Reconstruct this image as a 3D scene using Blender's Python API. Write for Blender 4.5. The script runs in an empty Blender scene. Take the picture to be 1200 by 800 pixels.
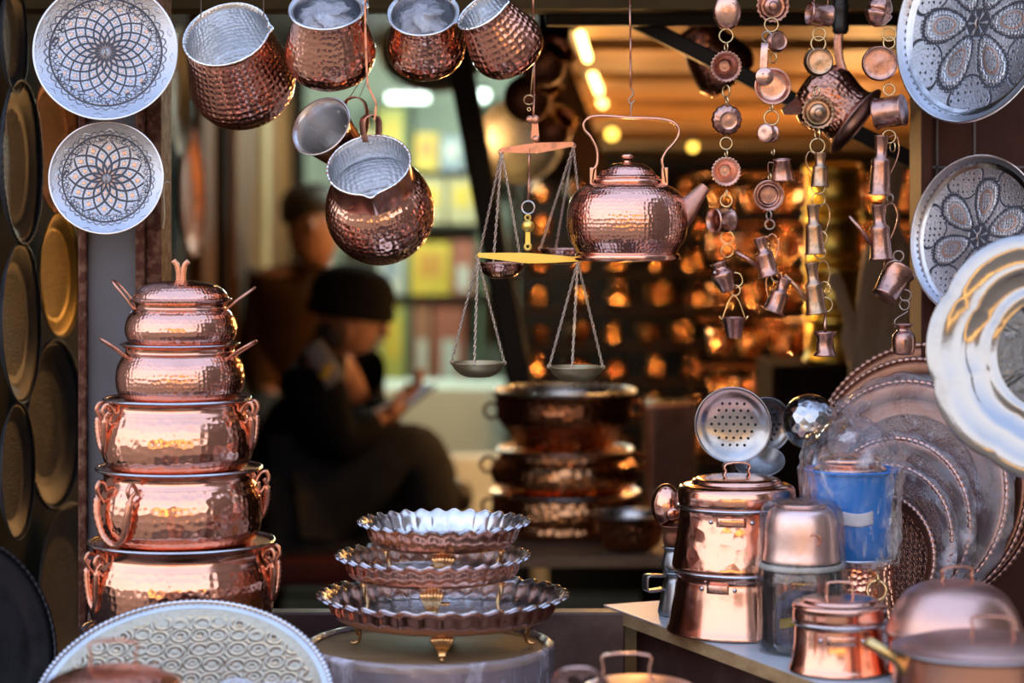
import bpy, bmesh, math, random
from mathutils import Vector, Matrix, Quaternion
random.seed(11)
PI = math.pi
sc = bpy.context.scene
COL = sc.collection
F, HY, CZ = 2833.333, 230.0, 1.45          # focal length in pixels of the 1200x800 frame, eye level row, eye height (m)

def S(d): return d / F
def P(px, py, d): return Vector(((px - 600) * d / F, d, CZ - (py - HY) * d / F))
def AX(ix, iy, tw):                         # direction: right, down, towards the viewer
    return Vector((ix, -tw, -iy)).normalized()
def face(a, spin=0.0):                      # local Z along a
    return a.normalized().to_track_quat('Z', 'Y') @ Quaternion((0, 0, 1), spin)
IDQ = Quaternion((1, 0, 0, 0))

def cat(pts, n=6, closed=False):            # catmull-rom through points of any dimension
    pts = [tuple(p) for p in pts]; L = len(pts); out = []
    rng = range(L if closed else L - 1)
    for i in rng:
        if closed: p0, p1, p2, p3 = pts[(i-1) % L], pts[i], pts[(i+1) % L], pts[(i+2) % L]
        else: p0, p1, p2, p3 = pts[max(i-1, 0)], pts[i], pts[i+1], pts[min(i+2, L-1)]
        dd = lambda u, v: max(1e-6, math.sqrt(sum((x-y)**2 for x, y in zip(u, v)))**.5)
        t01, t12, t23 = dd(p0, p1), dd(p1, p2), dd(p2, p3)
        if p0 == p1: m1 = [(c-b) for b, c in zip(p1, p2)]
        else: m1 = [((b-a)/t01-(c-a)/(t01+t12)+(c-b)/t12)*t12 for a, b, c in zip(p0, p1, p2)]
        if p3 == p2: m2 = [(c-b) for b, c in zip(p1, p2)]
        else: m2 = [((c-b)/t12-(d-b)/(t12+t23)+(d-c)/t23)*t12 for b, c, d in zip(p1, p2, p3)]
        for k in range(n):
            t = k / n; h0 = 2*t**3-3*t*t+1; h1 = t**3-2*t*t+t; h2 = -2*t**3+3*t*t; h3 = t**3-t*t
            out.append(tuple(h0*b+h1*u+h2*c+h3*v for b, u, c, v in zip(p1, m1, p2, m2)))
    if not closed: out.append(pts[-1])
    return out

class MB:
    """collects shapes (in pixel-sized units times s) and links them as ONE mesh object"""
    def __init__(self, s=1.0):
        self.s = s; self.v = []; self.f = []; self.m = []; self.uv = []; self.sm = []
    def add(self, vs, fs, mi=0, uvs=None, M=None, smooth=True):
        b = len(self.v)
        for p in vs:
            p = Vector(p)
            if M is not None: p = M @ p
            self.v.append(p * self.s)
        for i, f in enumerate(fs):
            self.f.append([b + k for k in f])
            self.m.append(mi[i] if isinstance(mi, list) else mi)
            self.uv.append(uvs[i] if uvs else None); self.sm.append(smooth)
        return self
    def lathe(self, prof, segs=48, mats=0, rmod=None, zmod=None, M=None, arc=None):
        n = len(prof); vs = []; fs = []; ms = []; uvs = []
        R = max(p[0] for p in prof) * self.s
        al = [0.0]
        for i in range(1, n): al.append(al[-1] + math.hypot(prof[i][0]-prof[i-1][0], prof[i][1]-prof[i-1][1]) * self.s)
        for j in range(segs):
            th = 2*PI*j/segs
            for i, (r, z) in enumerate(prof):
                rr = r * (rmod(th, i) if rmod else 1.0); zz = z + (zmod(th, i) if zmod else 0.0)
                vs.append((rr*math.cos(th), rr*math.sin(th), zz))
        for j in range(segs):
            k = (j+1) % segs
            for i in range(n-1):
                a, b, c, d = j*n+i, k*n+i, k*n+i+1, j*n+i+1
                u0, u1 = 2*PI*j/segs*R, 2*PI*(j+1)/segs*R
                ids = [a, b, c, d]; uu = [(u0, al[i]), (u1, al[i]), (u1, al[i+1]), (u0, al[i+1])]
                if prof[i][0] < 1e-6: ids, uu = [a, c, d], [uu[0], uu[2], uu[3]]
                elif prof[i+1][0] < 1e-6: ids, uu = [a, b, c], [uu[0], uu[1], uu[2]]
                fs.append(ids); uvs.append(uu); ms.append(mats[i] if isinstance(mats, (list, tuple)) else mats)
        return self.add(vs, fs, ms, uvs, M)
    def tube(self, pts, r, segs=8, mi=0, closed=False, M=None, caps=True):
        pts = [Vector(p) for p in pts]; n = len(pts)
        rs = r if isinstance(r, (list, tuple)) else [r]*n
        T = []
        for i in range(n):
            if closed: t = pts[(i+1) % n] - pts[i-1]
            else: t = pts[min(i+1, n-1)] - pts[max(i-1, 0)]
            T.append(t.normalized() if t.length > 1e-9 else Vector((0, 0, 1)))
        u = T[0].orthogonal().normalized(); vs = []; fs = []
        for i in range(n):
            u = (u - T[i]*u.dot(T[i]))
            u = u.normalized() if u.length > 1e-6 else T[i].orthogonal().normalized()
            w = T[i].cross(u)
            for k in range(segs):
                a = 2*PI*k/segs
                vs.append(pts[i] + (u*math.cos(a) + w*math.sin(a))*rs[i])
        rng = n if closed else n-1
        # closed loops: find the twist that joins best
        off = 0
        if closed:
            off = min(range(segs), key=lambda o: (vs[o] - vs[(n-1)*segs]).length)
        for i in range(rng):
            j = (i+1) % n; o = off if (closed and i == n-1) else 0
            for k in range(segs):
                fs.append([i*segs+k, i*segs+(k+1) % segs, j*segs+(k+1+o) % segs, j*segs+(k+o) % segs])
        if caps and not closed:
            fs.append(list(range(segs))[::-1]); fs.append([(n-1)*segs+k for k in range(segs)])
        return self.add(vs, fs, mi, None, M)
    def strap(self, pts, w, t, side=(0, 1, 0), mi=0, M=None, closed=False):
        pts = [Vector(p) for p in pts]; n = len(pts); sd = Vector(side).normalized(); vs = []; fs = []
        ws = w if isinstance(w, (list, tuple)) else [w]*n
        for i in range(n):
            if closed: tg = (pts[(i+1) % n]-pts[i-1]).normalized()
            else: tg = (pts[min(i+1, n-1)]-pts[max(i-1, 0)]).normalized()
            nn = tg.cross(sd); nn = nn.normalized() if nn.length > 1e-6 else sd.orthogonal().normalized()
            for a, b in ((-1, -.6), (-.8, -1), (.8, -1), (1, -.6), (1, .6), (.8, 1), (-.8, 1), (-1, .6)):
                vs.append(pts[i] + sd*(a*ws[i]/2) + nn*(b*t/2))
        for i in range(n if closed else n-1):
            j = (i+1) % n
            for k in range(8): fs.append([i*8+k, i*8+(k+1) % 8, j*8+(k+1) % 8, j*8+k])
        if not closed: fs.append(list(range(8))[::-1]); fs.append([(n-1)*8+k for k in range(8)])
        return self.add(vs, fs, mi, None, M)
    def torus(self, R, r, c=(0, 0, 0), ax=(0, 0, 1), segs=24, ms=8, mi=0, sx=1.0, mod=None):
        q = face(Vector(ax)); c = Vector(c); vs = []; fs = []
        for j in range(segs):
            th = 2*PI*j/segs
            rr = r*(mod(th) if mod else 1)
            for k in range(ms):
                a = 2*PI*k/ms
                vs.append(q @ Vector(((R+rr*math.cos(a))*math.cos(th)*sx, (R+rr*math.cos(a))*math.sin(th), rr*math.sin(a))) + c)
        for j in range(segs):
            for k in range(ms):
                fs.append([j*ms+k, ((j+1) % segs)*ms+k, ((j+1) % segs)*ms+(k+1) % ms, j*ms+(k+1) % ms])
        return self.add(vs, fs, mi)
    def ball(self, c, r, segs=14, mi=0, sc3=(1, 1, 1)):
        prof = [(math.sin(PI*i/8)*1.0, -math.cos(PI*i/8)) for i in range(9)]
        prof[0] = (0, -1); prof[-1] = (0, 1)
        M = Matrix.Translation(Vector(c)) @ Matrix.Diagonal((r*sc3[0], r*sc3[1], r*sc3[2], 1))
        return self.lathe(prof, segs, mi, M=M)
    def box(self, a, b, mi=0, bev=0.0, M=None):
        x0, y0, z0 = a; x1, y1, z1 = b
        x0, x1 = min(x0, x1), max(x0, x1); y0, y1 = min(y0, y1), max(y0, y1); z0, z1 = min(z0, z1), max(z0, z1)
        bm = bmesh.new(); bmesh.ops.create_cube(bm, size=1)
        for v in bm.verts: v.co = Vector(((x0+x1)/2+v.co.x*(x1-x0), (y0+y1)/2+v.co.y*(y1-y0), (z0+z1)/2+v.co.z*(z1-z0)))
        if bev > 0: bmesh.ops.bevel(bm, geom=list(bm.edges), offset=bev, segments=2, affect='EDGES', profile=.5)
        bm.verts.index_update()
        vs = [v.co.copy() for v in bm.verts]; fs = [[v.index for v in f.verts] for f in bm.faces]; bm.free()
        return self.add(vs, fs, mi, None, M, smooth=False)
    def bar(self, p0, p1, w, h, mi=0, up=(0, 0, 1)):
        p0, p1 = Vector(p0), Vector(p1); t = (p1-p0); L = t.length; t.normalize()
        u = Vector(up); sd = t.cross(u).normalized(); u = sd.cross(t)
        M = Matrix((( t.x, sd.x, u.x, p0.x), (t.y, sd.y, u.y, p0.y), (t.z, sd.z, u.z, p0.z), (0, 0, 0, 1)))
        return self.box((0, -w/2, -h/2), (L, w/2, h/2), mi, min(w, h)*.12, M)
    def prism(self, outline, t, mi=0, M=None, smooth=False):   # outline in local x,z ; thickness along y
        n = len(outline)
        vs = [(x, -t/2, z) for x, z in outline] + [(x, t/2, z) for x, z in outline]
        fs = [list(range(n)), [n+k for k in range(n)][::-1]] + [[k, k+n, (k+1) % n+n, (k+1) % n] for k in range(n)]
        return self.add(vs, fs, mi, None, M, smooth)
    def chain(self, p0, p1, L=6.0, W=3.4, r=.75, mi=0, sag=0.0):
        p0, p1 = Vector(p0), Vector(p1); d = p1-p0; n = max(2, int(round(d.length/(L*.72)))); t = d.normalized()
        a = t.orthogonal().normalized(); b = t.cross(a)
        for i in range(n):
            c = p0 + d*((i+.5)/n); c.z -= sag*math.sin(PI*(i+.5)/n)
            ax = (a+b*.35) if i % 2 else (b-a*.35); q = ax.normalized(); sdv = t.cross(q)
            pts = []
            for k in range(10):
                th = 2*PI*k/10
                pts.append(c + t*(math.cos(th)*(L/2-r)) + sdv*(math.sin(th)*(W/2-r)))
            self.tube(pts, r, 5, mi, closed=True)
        return self
    def build(self, name, mats, parent=None, loc=None, rot=None, recalc=True):
        me = bpy.data.meshes.new(name); me.from_pydata([tuple(p) for p in self.v], [], self.f)
        if not isinstance(mats, (list, tuple)): mats = [mats]
        for m in mats: me.materials.append(m)
        uvl = me.uv_layers.new(name='UVMap')
        li = 0
        for i, p in enumerate(me.polygons):
            p.material_index = min(self.m[i], len(mats)-1); p.use_smooth = self.sm[i]
            if self.uv[i]:
                for k in range(len(self.f[i])): uvl.data[p.loop_start+k].uv = self.uv[i][k]
        if recalc:
            bm = bmesh.new(); bm.from_mesh(me); bmesh.ops.recalc_face_normals(bm, faces=list(bm.faces)); bm.to_mesh(me); bm.free()
        me.update()
        o = bpy.data.objects.new(name, me); COL.objects.link(o)
        if parent is not None: o.parent = parent
        if loc is not None: o.location = loc
        if rot is not None: o.rotation_mode = 'QUATERNION'; o.rotation_quaternion = rot
        return o

def tag(o, label=None, catg=None, group=None, kind=None):
    if label: o['label'] = label
    if catg: o['category'] = catg
    if group: o['group'] = group
    if kind: o['kind'] = kind
    return o
def T(name, label, catg, loc=(0, 0, 0), rot=None, group=None):
    o = bpy.data.objects.new(name, None); COL.objects.link(o); o.empty_display_size = .05
    o.location = loc
    if rot is not None: o.rotation_mode = 'QUATERNION'; o.rotation_quaternion = rot
    return tag(o, label, catg, group)
def struct(name, mb, mats): return tag(mb.build(name, mats), kind='structure')
def dup(root, loc, rot=None, label=None, scale=None):
    r = root.copy(); COL.objects.link(r); r.location = loc
    if rot is not None: r.rotation_mode = 'QUATERNION'; r.rotation_quaternion = rot
    if scale is not None: r.scale = scale
    if label: r['label'] = label
    for ch in list(root.children):
        c = ch.copy(); COL.objects.link(c); c.parent = r
        for g in list(ch.children):
            e = g.copy(); COL.objects.link(e); e.parent = c
    return r

def shell(outer, wall, cut=1):
    """outer: (r,z) from bottom centre to rim; returns profile out-and-back-in and the index of the rim"""
    n = len(outer); inner = []
    for i in range(n):
        a = outer[max(i-1, 0)]; b = outer[min(i+1, n-1)]
        tx, tz = b[0]-a[0], b[1]-a[1]; L = math.hypot(tx, tz) or 1
        r = outer[i][0] - tz/L*wall*1.0; z = outer[i][1] + tx/L*wall
        inner.append((max(r, 0.0), z))
    inner[0] = (0.0, outer[0][1]+wall); inner[-1] = (max(outer[-1][0]-wall, 1e-5), outer[-1][1])
    return list(outer) + inner[::-1], n
def vessel(mb, outer, wall=1.6, segs=56, rim=None, rmod=None, zmod=None, M=None, m_out=0, m_in=1):
    prof, n = shell(outer, wall)
    mats = [m_out if i < n-1 else m_in for i in range(len(prof)-1)]
    mb.lathe(prof, segs, mats, rmod, zmod, M)
    if rim: 
        r, z = outer[-1]
        mb.lathe([(r-wall/2+rim*math.cos(a), z+rim*math.sin(a)) for a in [2*PI*k/8 for k in range(9)]], segs, m_in, rmod=(lambda th, i: rmod(th, n-1)) if rmod else None, zmod=(lambda th, i: zmod(th, n-1)) if zmod else None, M=M)
    return mb
# ---------------------------------------------------------------- materials
class NT:
    def __init__(self, name):
        self.mat = bpy.data.materials.new(name); self.mat.use_nodes = True
        self.t = self.mat.node_tree; self.t.nodes.clear()
        self.out = self.t.nodes.new('ShaderNodeOutputMaterial')
    def n(self, typ, **kw):
        nd = self.t.nodes.new(typ)
        for k, v in kw.items(): setattr(nd, k, v)
        return nd
    def link(self, a, b): self.t.links.new(a, b)
    def setin(self, sock, v):
        if hasattr(v, 'is_output') or isinstance(v, bpy.types.NodeSocket): self.link(v, sock)
        elif v is not None: sock.default_value = v
    def math(self, op, a, b=None, c=None, clamp=False):
        nd = self.n('ShaderNodeMath', operation=op); nd.use_clamp = clamp
        self.setin(nd.inputs[0], a)
        if b is not None: self.setin(nd.inputs[1], b)
        if c is not None: self.setin(nd.inputs[2], c)
        return nd.outputs[0]
    def ss(self, v, lo, hi, a=0.0, b=1.0):
        nd = self.n('ShaderNodeMapRange', interpolation_type='SMOOTHSTEP')
        self.setin(nd.inputs[0], v); nd.inputs[1].default_value = lo; nd.inputs[2].default_value = hi
        nd.inputs[3].default_value = a; nd.inputs[4].default_value = b
        return nd.outputs[0]
    def mix(self, f, a, b):
        nd = self.n('ShaderNodeMix', data_type='RGBA'); self.setin(nd.inputs[0], f)
        for s, v in ((nd.inputs[6], a), (nd.inputs[7], b)):
            self.setin(s, (*v, 1) if isinstance(v, tuple) and len(v) == 3 else v)
        return nd.outputs[2]
    def co(self, which='Object'):
        return self.n('ShaderNodeTexCoord').outputs[which]
    def noise(self, vec, scale, detail=3, rough=.5):
        nd = self.n('ShaderNodeTexNoise'); self.link(vec, nd.inputs['Vector']); nd.inputs['Scale'].default_value = scale
        nd.inputs['Detail'].default_value = detail; nd.inputs['Roughness'].default_value = rough
        return nd.outputs['Fac']
    def voro(self, vec, scale, rnd=1.0, dim='3D', feat='F1', out='Distance'):
        nd = self.n('ShaderNodeTexVoronoi', voronoi_dimensions=dim, feature=feat); self.link(vec, nd.inputs['Vector'])
        nd.inputs['Scale'].default_value = scale; nd.inputs['Randomness'].default_value = rnd
        return nd.outputs[out]
    def bump(self, h, strength, dist, normal=None):
        nd = self.n('ShaderNodeBump'); self.link(h, nd.inputs['Height']); nd.inputs['Strength'].default_value = strength
        nd.inputs['Distance'].default_value = dist
        if normal is not None: self.link(normal, nd.inputs['Normal'])
        return nd.outputs['Normal']
    def principled(self, col, metal=0.0, rough=.5, normal=None, **kw):
        b = self.n('ShaderNodeBsdfPrincipled')
        self.setin(b.inputs['Base Color'], (*col, 1) if isinstance(col, tuple) and len(col) == 3 else col)
        self.setin(b.inputs['Metallic'], metal); self.setin(b.inputs['Roughness'], rough)
        if normal is not None: self.link(normal, b.inputs['Normal'])
        for k, v in kw.items(): self.setin(b.inputs[k], v)
        self.link(b.outputs[0], self.out.inputs[0]); return self.mat

def metal(name, col, rough=.16, hammer=None, strength=.5, rnd=.8, var=.25, dark=None, lathe_lines=0.0, vs=14, obj3d=False, met=1.0, spec=.5):
    t = NT(name); ob = t.co('Object')
    f = t.noise(ob, vs, 4, .6)
    dk = dark or tuple(c*.55 for c in col)
    c = t.mix(t.math('MULTIPLY', t.ss(f, .45, .75), var*2), col, dk)
    rg = t.math('ADD', t.math('MULTIPLY', f, .14), rough-.06)
    nrm = None
    if hammer:
        v = t.voro(ob, 1/hammer, rnd) if obj3d else t.voro(t.co('UV'), 1/hammer, rnd, '2D')
        nrm = t.bump(v, strength, hammer*.22)
    fine = t.noise(ob, 70, 2, .5)
    nrm = t.bump(fine, .05, .004, nrm)
    if lathe_lines:
        sp = t.n('ShaderNodeSeparateXYZ'); t.link(t.co('UV'), sp.inputs[0])
        w = t.math('SINE', t.math('MULTIPLY', sp.outputs[1], 2*PI/lathe_lines))
        nrm = t.bump(w, .25, lathe_lines*.12, nrm)
    return t.principled(c, met, rg, nrm, **{'Specular IOR Level': spec})

COPC = (.90, .49, .36)
M_cop = metal('polished copper', COPC, .15, var=.12)
M_cop_h = metal('hammered copper', COPC, .13, .0085, .55, .55, var=.12)
M_cop_t = metal('softly hammered copper', (.90, .48, .35), .13, .0105, .30, .6, var=.12)
M_cop_hr = metal('row hammered copper', (.80, .40, .29), .17, .0095, .8, .25, var=.25)
M_cop_hs = metal('finely hammered copper', (.84, .46, .36), .14, .0058, .42, .5, var=.18)
M_cop_hd = metal('dark hammered copper', (.68, .32, .22), .17, .009, .8, .7, var=.4)
M_cop_brush = metal('brushed copper', (.86, .48, .36), .24, var=.2)
M_cop_old = metal('aged mini copper', (.58, .335, .275), .27, var=.55, dark=(.22, .12, .10), vs=60)
M_cop_old2 = metal('patinated mini copper', (.62, .40, .26), .30, var=.75, dark=(.26, .21, .14), vs=70)
M_cop_pink = metal('pale pink copper', (.82, .50, .40), .26, var=.35, vs=50)
M_cop_dark = metal('tarnished copper', (.30, .13, .08), .46, .01, .35, var=.5, met=.8, spec=.1)
M_cop_lid = metal('matt copper', (.72, .45, .38), .34, var=.3)
M_cop_wire = metal('copper wire', (.72, .36, .25), .3, var=.4, vs=60)
M_cop_back = metal('warm copper', (.92, .46, .22), .15, .012, 1.0, .8, var=.4)
M_cop_back2 = metal('brown copper', (.55, .24, .12), .24, .012, .8, .8, var=.5)
M_cop_tray = metal('brown copper tray', (.50, .27, .19), .44, var=.4)
M_tin = metal('tinned metal', (.78, .79, .81), .27, var=.25, vs=30)
M_tin_h = metal('hammered tin', (.93, .93, .93), .22, .0085, .6, .45, var=.2, vs=30)
M_tin_l = metal('turned tin', (.92, .93, .94), .24, lathe_lines=.0042, var=.2)
M_rim = metal('rim metal', (.62, .62, .66), .2, var=.2)
M_steel = metal('dull steel', (.42, .44, .46), .33, var=.4)
M_steel_h = metal('hammered steel', (.50, .53, .57), .17, .011, .7, .8, var=.2, obj3d=True)
M_brass = metal('brass', (.86, .62, .26), .22, var=.3)
M_brass_bright = metal('yellow brass', (.95, .74, .18), .34, var=.15)
M_brass_green = metal('dull brass', (.70, .62, .38), .46, var=.3)
M_gold = metal('gilt casting', (.86, .56, .27), .25, var=.4, vs=120)
M_dark_tray = metal('dark tray metal', (.045, .048, .055), .40, var=.5, met=.5, spec=.10)
M_grey_tray = metal('grey tray metal', (.12, .12, .115), .40, var=.4, met=.5, spec=.15)
M_iron = metal('wire', (.45, .38, .34), .35, var=.3)
M_chain = metal('chain metal', (.74, .66, .58), .28, var=.3, vs=100)
M_goldring = metal('ring brass', (.80, .62, .34), .25, var=.3)
M_aluminium = metal('bright silver', (.60, .61, .64), .16, var=.2)
M_silver = metal('polished tray silver', (.42, .42, .43), .12, var=.2)
M_cop_t2 = metal('wavy copper', (.90, .48, .35), .13, .022, .22, .7, var=.12)

def plain(name, col, rough=.6, var=.3, scale=12, dark=None, bump=.1, spec=.5, sheen=0):
    t = NT(name); ob = t.co('Object'); f = t.noise(ob, scale, 5, .6)
    dk = dark or tuple(c*.5 for c in col)
    c = t.mix(t.math('MULTIPLY', t.ss(f, .4, .75), var*1.6), col, dk)
    nrm = t.bump(t.noise(ob, scale*6, 3), bump, .004)
    return t.principled(c, 0.0, rough, nrm, **{'Specular IOR Level': spec})
def wood(name, col, dark, axis='Z', scale=6, rough=.55, spec=.15):
    t = NT(name); mp = t.n('ShaderNodeMapping'); t.link(t.co('Object'), mp.inputs[0])
    sc3 = {'X': (1, 9, 9), 'Y': (9, 1, 9), 'Z': (9, 9, 1)}[axis]; mp.inputs['Scale'].default_value = sc3
    f = t.noise(mp.outputs[0], scale, 6, .65)
    c = t.mix(t.ss(f, .35, .7), col, dark)
    return t.principled(c, 0.0, rough, t.bump(f, .15, .004), **{'Specular IOR Level': spec})
def emit(name, col, strength):
    t = NT(name); e = t.n('ShaderNodeEmission'); e.inputs[0].default_value = (*col, 1); e.inputs[1].default_value = strength
    t.link(e.outputs[0], t.out.inputs[0]); return t.mat

M_post = plain('grey painted steel', (.115, .12, .145), .42, .35, 9, dark=(.08, .07, .08))
M_rust = plain('rusty red paint', (.085, .026, .016), .6, .9, 60, dark=(.22, .11, .07), bump=.4, spec=.15)
M_brown = plain('brown painted panel', (.075, .022, .014), .5, .5, 10, dark=(.04, .014, .010), spec=.2)
M_seam = plain('dull seam strip', (.13, .115, .11), .45, .5, 30)
M_counter = plain('dark brown counter paint', (.07, .032, .028), .45, .8, 14, dark=(.12, .07, .055))
M_white = plain('white laminate', (.62, .64, .68), .35, .12, 20)
M_ply = wood('plywood edge', (.52, .34, .17), (.34, .20, .10), 'Y', 5)
M_tablewood = wood('table wood', (.34, .20, .12), (.18, .10, .06), 'X', 5)
M_ceil = wood('ceiling boards', (.34, .18, .075), (.18, .09, .038), 'X', 4)
M_beam = plain('black steel', (.010, .008, .008), .5, .4, 10, spec=.25)
M_doorwood = wood('door wood', (.13, .055, .016), (.06, .025, .009), 'Z', 4, rough=.8)
M_doordark = wood('dark door wood', (.022, .012, .009), (.010, .007, .006), 'Z', 4, rough=.9, spec=.03)
M_doorlight = wood('pale door wood', (.36, .27, .14), (.24, .17, .08), 'Z', 4, rough=.8)
M_palewood = wood('pale carved wood', (.42, .29, .19), (.25, .15, .09), 'Z', 4)
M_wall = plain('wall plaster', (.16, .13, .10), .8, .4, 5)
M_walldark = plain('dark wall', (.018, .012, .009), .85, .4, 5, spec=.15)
M_counterwhite = plain('pale counter paint', (.70, .77, .68), .5, .1, 5)
M_wallgreen = plain('pale green wall', (.48, .56, .45), .6, .15, 5)
M_floor = plain('shop floor', (.05, .04, .032), .6, .5, 5)
M_street = plain('street paving', (.34, .225, .125), .7, .5, 2)
M_facade = plain('facade render', (.22, .17, .14), .8, .5, 1.2)
M_table = plain('stall table top', (.10, .06, .045), .6, .5, 8)
M_jacket = plain('black jacket', (.006, .006, .008), .9, .4, 20, spec=.08)
M_trouser = plain('charcoal trousers', (.034, .032, .033), .9, .4, 20, spec=.08)
M_hat = plain('dark knit hat', (.012, .011, .012), .95, .5, 60, bump=.8, spec=.08)
M_skin = plain('skin', (.34, .155, .095), .55, .15, 20)
M_hair = plain('dark hair', (.015, .010, .008), .6, .3, 60)
M_coat = plain('brown coat', (.06, .028, .012), .85, .4, 15, spec=.1)
M_greypatch = plain('grey shoulder patch', (.22, .22, .27), .8, .1, 15)
M_yellowpatch = plain('yellow patch', (.62, .40, .05), .8, .1, 15)
M_shoe = plain('black shoe', (.012, .011, .011), .4, .2, 20)
M_phone = plain('phone body', (.02, .02, .025), .2, .1, 20)
M_blue = plain('blue plastic', (.0, .25, .82), .28, .05, 20)
M_bluewhite = plain('white print', (.75, .78, .82), .4, .05, 20)
M_yellowlabel = plain('yellow label', (.80, .58, .05), .4, .05, 20)
M_foil = plain('blue foil packet', (.10, .16, .34), .25, .8, 40, dark=(.012, .014, .02))
M_blackgrip = plain('black grip', (.012, .010, .010), .35, .3, 20)
M_redcushion = plain('dark red cushion', (.10, .015, .012), .8, .4, 20)
M_whiteplastic = plain('white plastic', (.55, .56, .50), .4, .2, 10)
M_stoolwood = wood('pale stool wood', (.30, .27, .14), (.20, .17, .09), 'Z', 4)
M_tintop = wood('golden lid', (.40, .25, .14), (.30, .18, .09), 'X', 3, rough=.55, spec=.08)
BOXC = {'yellow': (.72, .52, .06), 'lime': (.52, .50, .10), 'cream': (.55, .48, .26), 'white': (.62, .64, .55), 'red': (.42, .13, .08), 'blue': (.30, .36, .42), 'brown': (.36, .16, .09), 'orange': (.62, .30, .05)}
M_box = {k: plain('carton '+k, v, .5, .1, 10) for k, v in BOXC.items()}
M_tube = emit('warm lamp tube', (1.0, .62, .16), 9)
M_bulb = emit('warm bulb', (1.0, .58, .08), 5)
M_fluo = emit('cool lamp', (.80, 1.0, .86), 5.0)
M_lit = emit('lit shop window', (1.0, .50, .13), 5.0)

def plastic(name, haze=.10, tint=(.93, .91, .96), wr=26, rough=.12, stk=.38, edge=.25):
    t = NT(name); ob = t.co('Object')
    mp = t.n('ShaderNodeMapping'); t.link(ob, mp.inputs[0]); mp.inputs['Scale'].default_value = (1, 1, .45)
    w = t.noise(mp.outputs[0], wr, 6, .62); w2 = t.voro(mp.outputs[0], wr*.7, 1.0, feat='DISTANCE_TO_EDGE')
    h = t.math('ADD', w, t.math('MULTIPLY', w2, .8))
    nrm = t.bump(h, .9, .012)
    g = t.n('ShaderNodeBsdfGlossy'); g.inputs['Roughness'].default_value = rough; t.link(nrm, g.inputs['Normal']); g.inputs['Color'].default_value = (1, 1, 1, 1)
    df = t.n('ShaderNodeBsdfDiffuse'); df.inputs[0].default_value = (*tint, 1); t.link(nrm, df.inputs['Normal'])
    tr = t.n('ShaderNodeBsdfTransparent'); tr.inputs[0].default_value = (.97, .96, .98, 1)
    lw = t.n('ShaderNodeLayerWeight'); lw.inputs[0].default_value = edge; t.link(nrm, lw.inputs['Normal'])
    gl = t.math('MINIMUM', t.math('ADD', t.math('MULTIPLY', lw.outputs['Fresnel'], .8), .05), .7)
    glare_streak = t.ss(w, .55, .70)
    hz = t.math('ADD', t.math('MULTIPLY', glare_streak, stk), haze)  # white diffuse haze and streaks stand in for glare on the plastic
    m1 = t.n('ShaderNodeMixShader'); t.link(hz, m1.inputs[0]); t.link(tr.outputs[0], m1.inputs[1]); t.link(df.outputs[0], m1.inputs[2])
    m2 = t.n('ShaderNodeMixShader'); t.link(gl, m2.inputs[0]); t.link(m1.outputs[0], m2.inputs[1]); t.link(g.outputs[0], m2.inputs[2])
    t.link(m2.outputs[0], t.out.inputs[0]); return t.mat
M_plastic = plastic('clear plastic bag', .02, (.95, .93, .98), stk=.48, edge=.16)
M_cop_glare = metal('glare lightened copper', (.92, .66, .57), .34, var=.2)  # glare of the plastic around the pot put into a paler copper colour
M_plastic_cl = plastic('clear cellophane', .015, (.97, .92, .95), wr=18, rough=.06, stk=.16, edge=.18)
M_plastic_tin = plastic('tight plastic', .22, (.90, .84, .98), wr=12, rough=.15, stk=.6)
M_plastic_wr = plastic('stretched plastic', .10, (.92, .87, .97), wr=14, rough=.2, stk=.5)
M_plastic_hz = plastic('hazy plastic', .30, (.80, .84, .95), wr=16)

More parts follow.
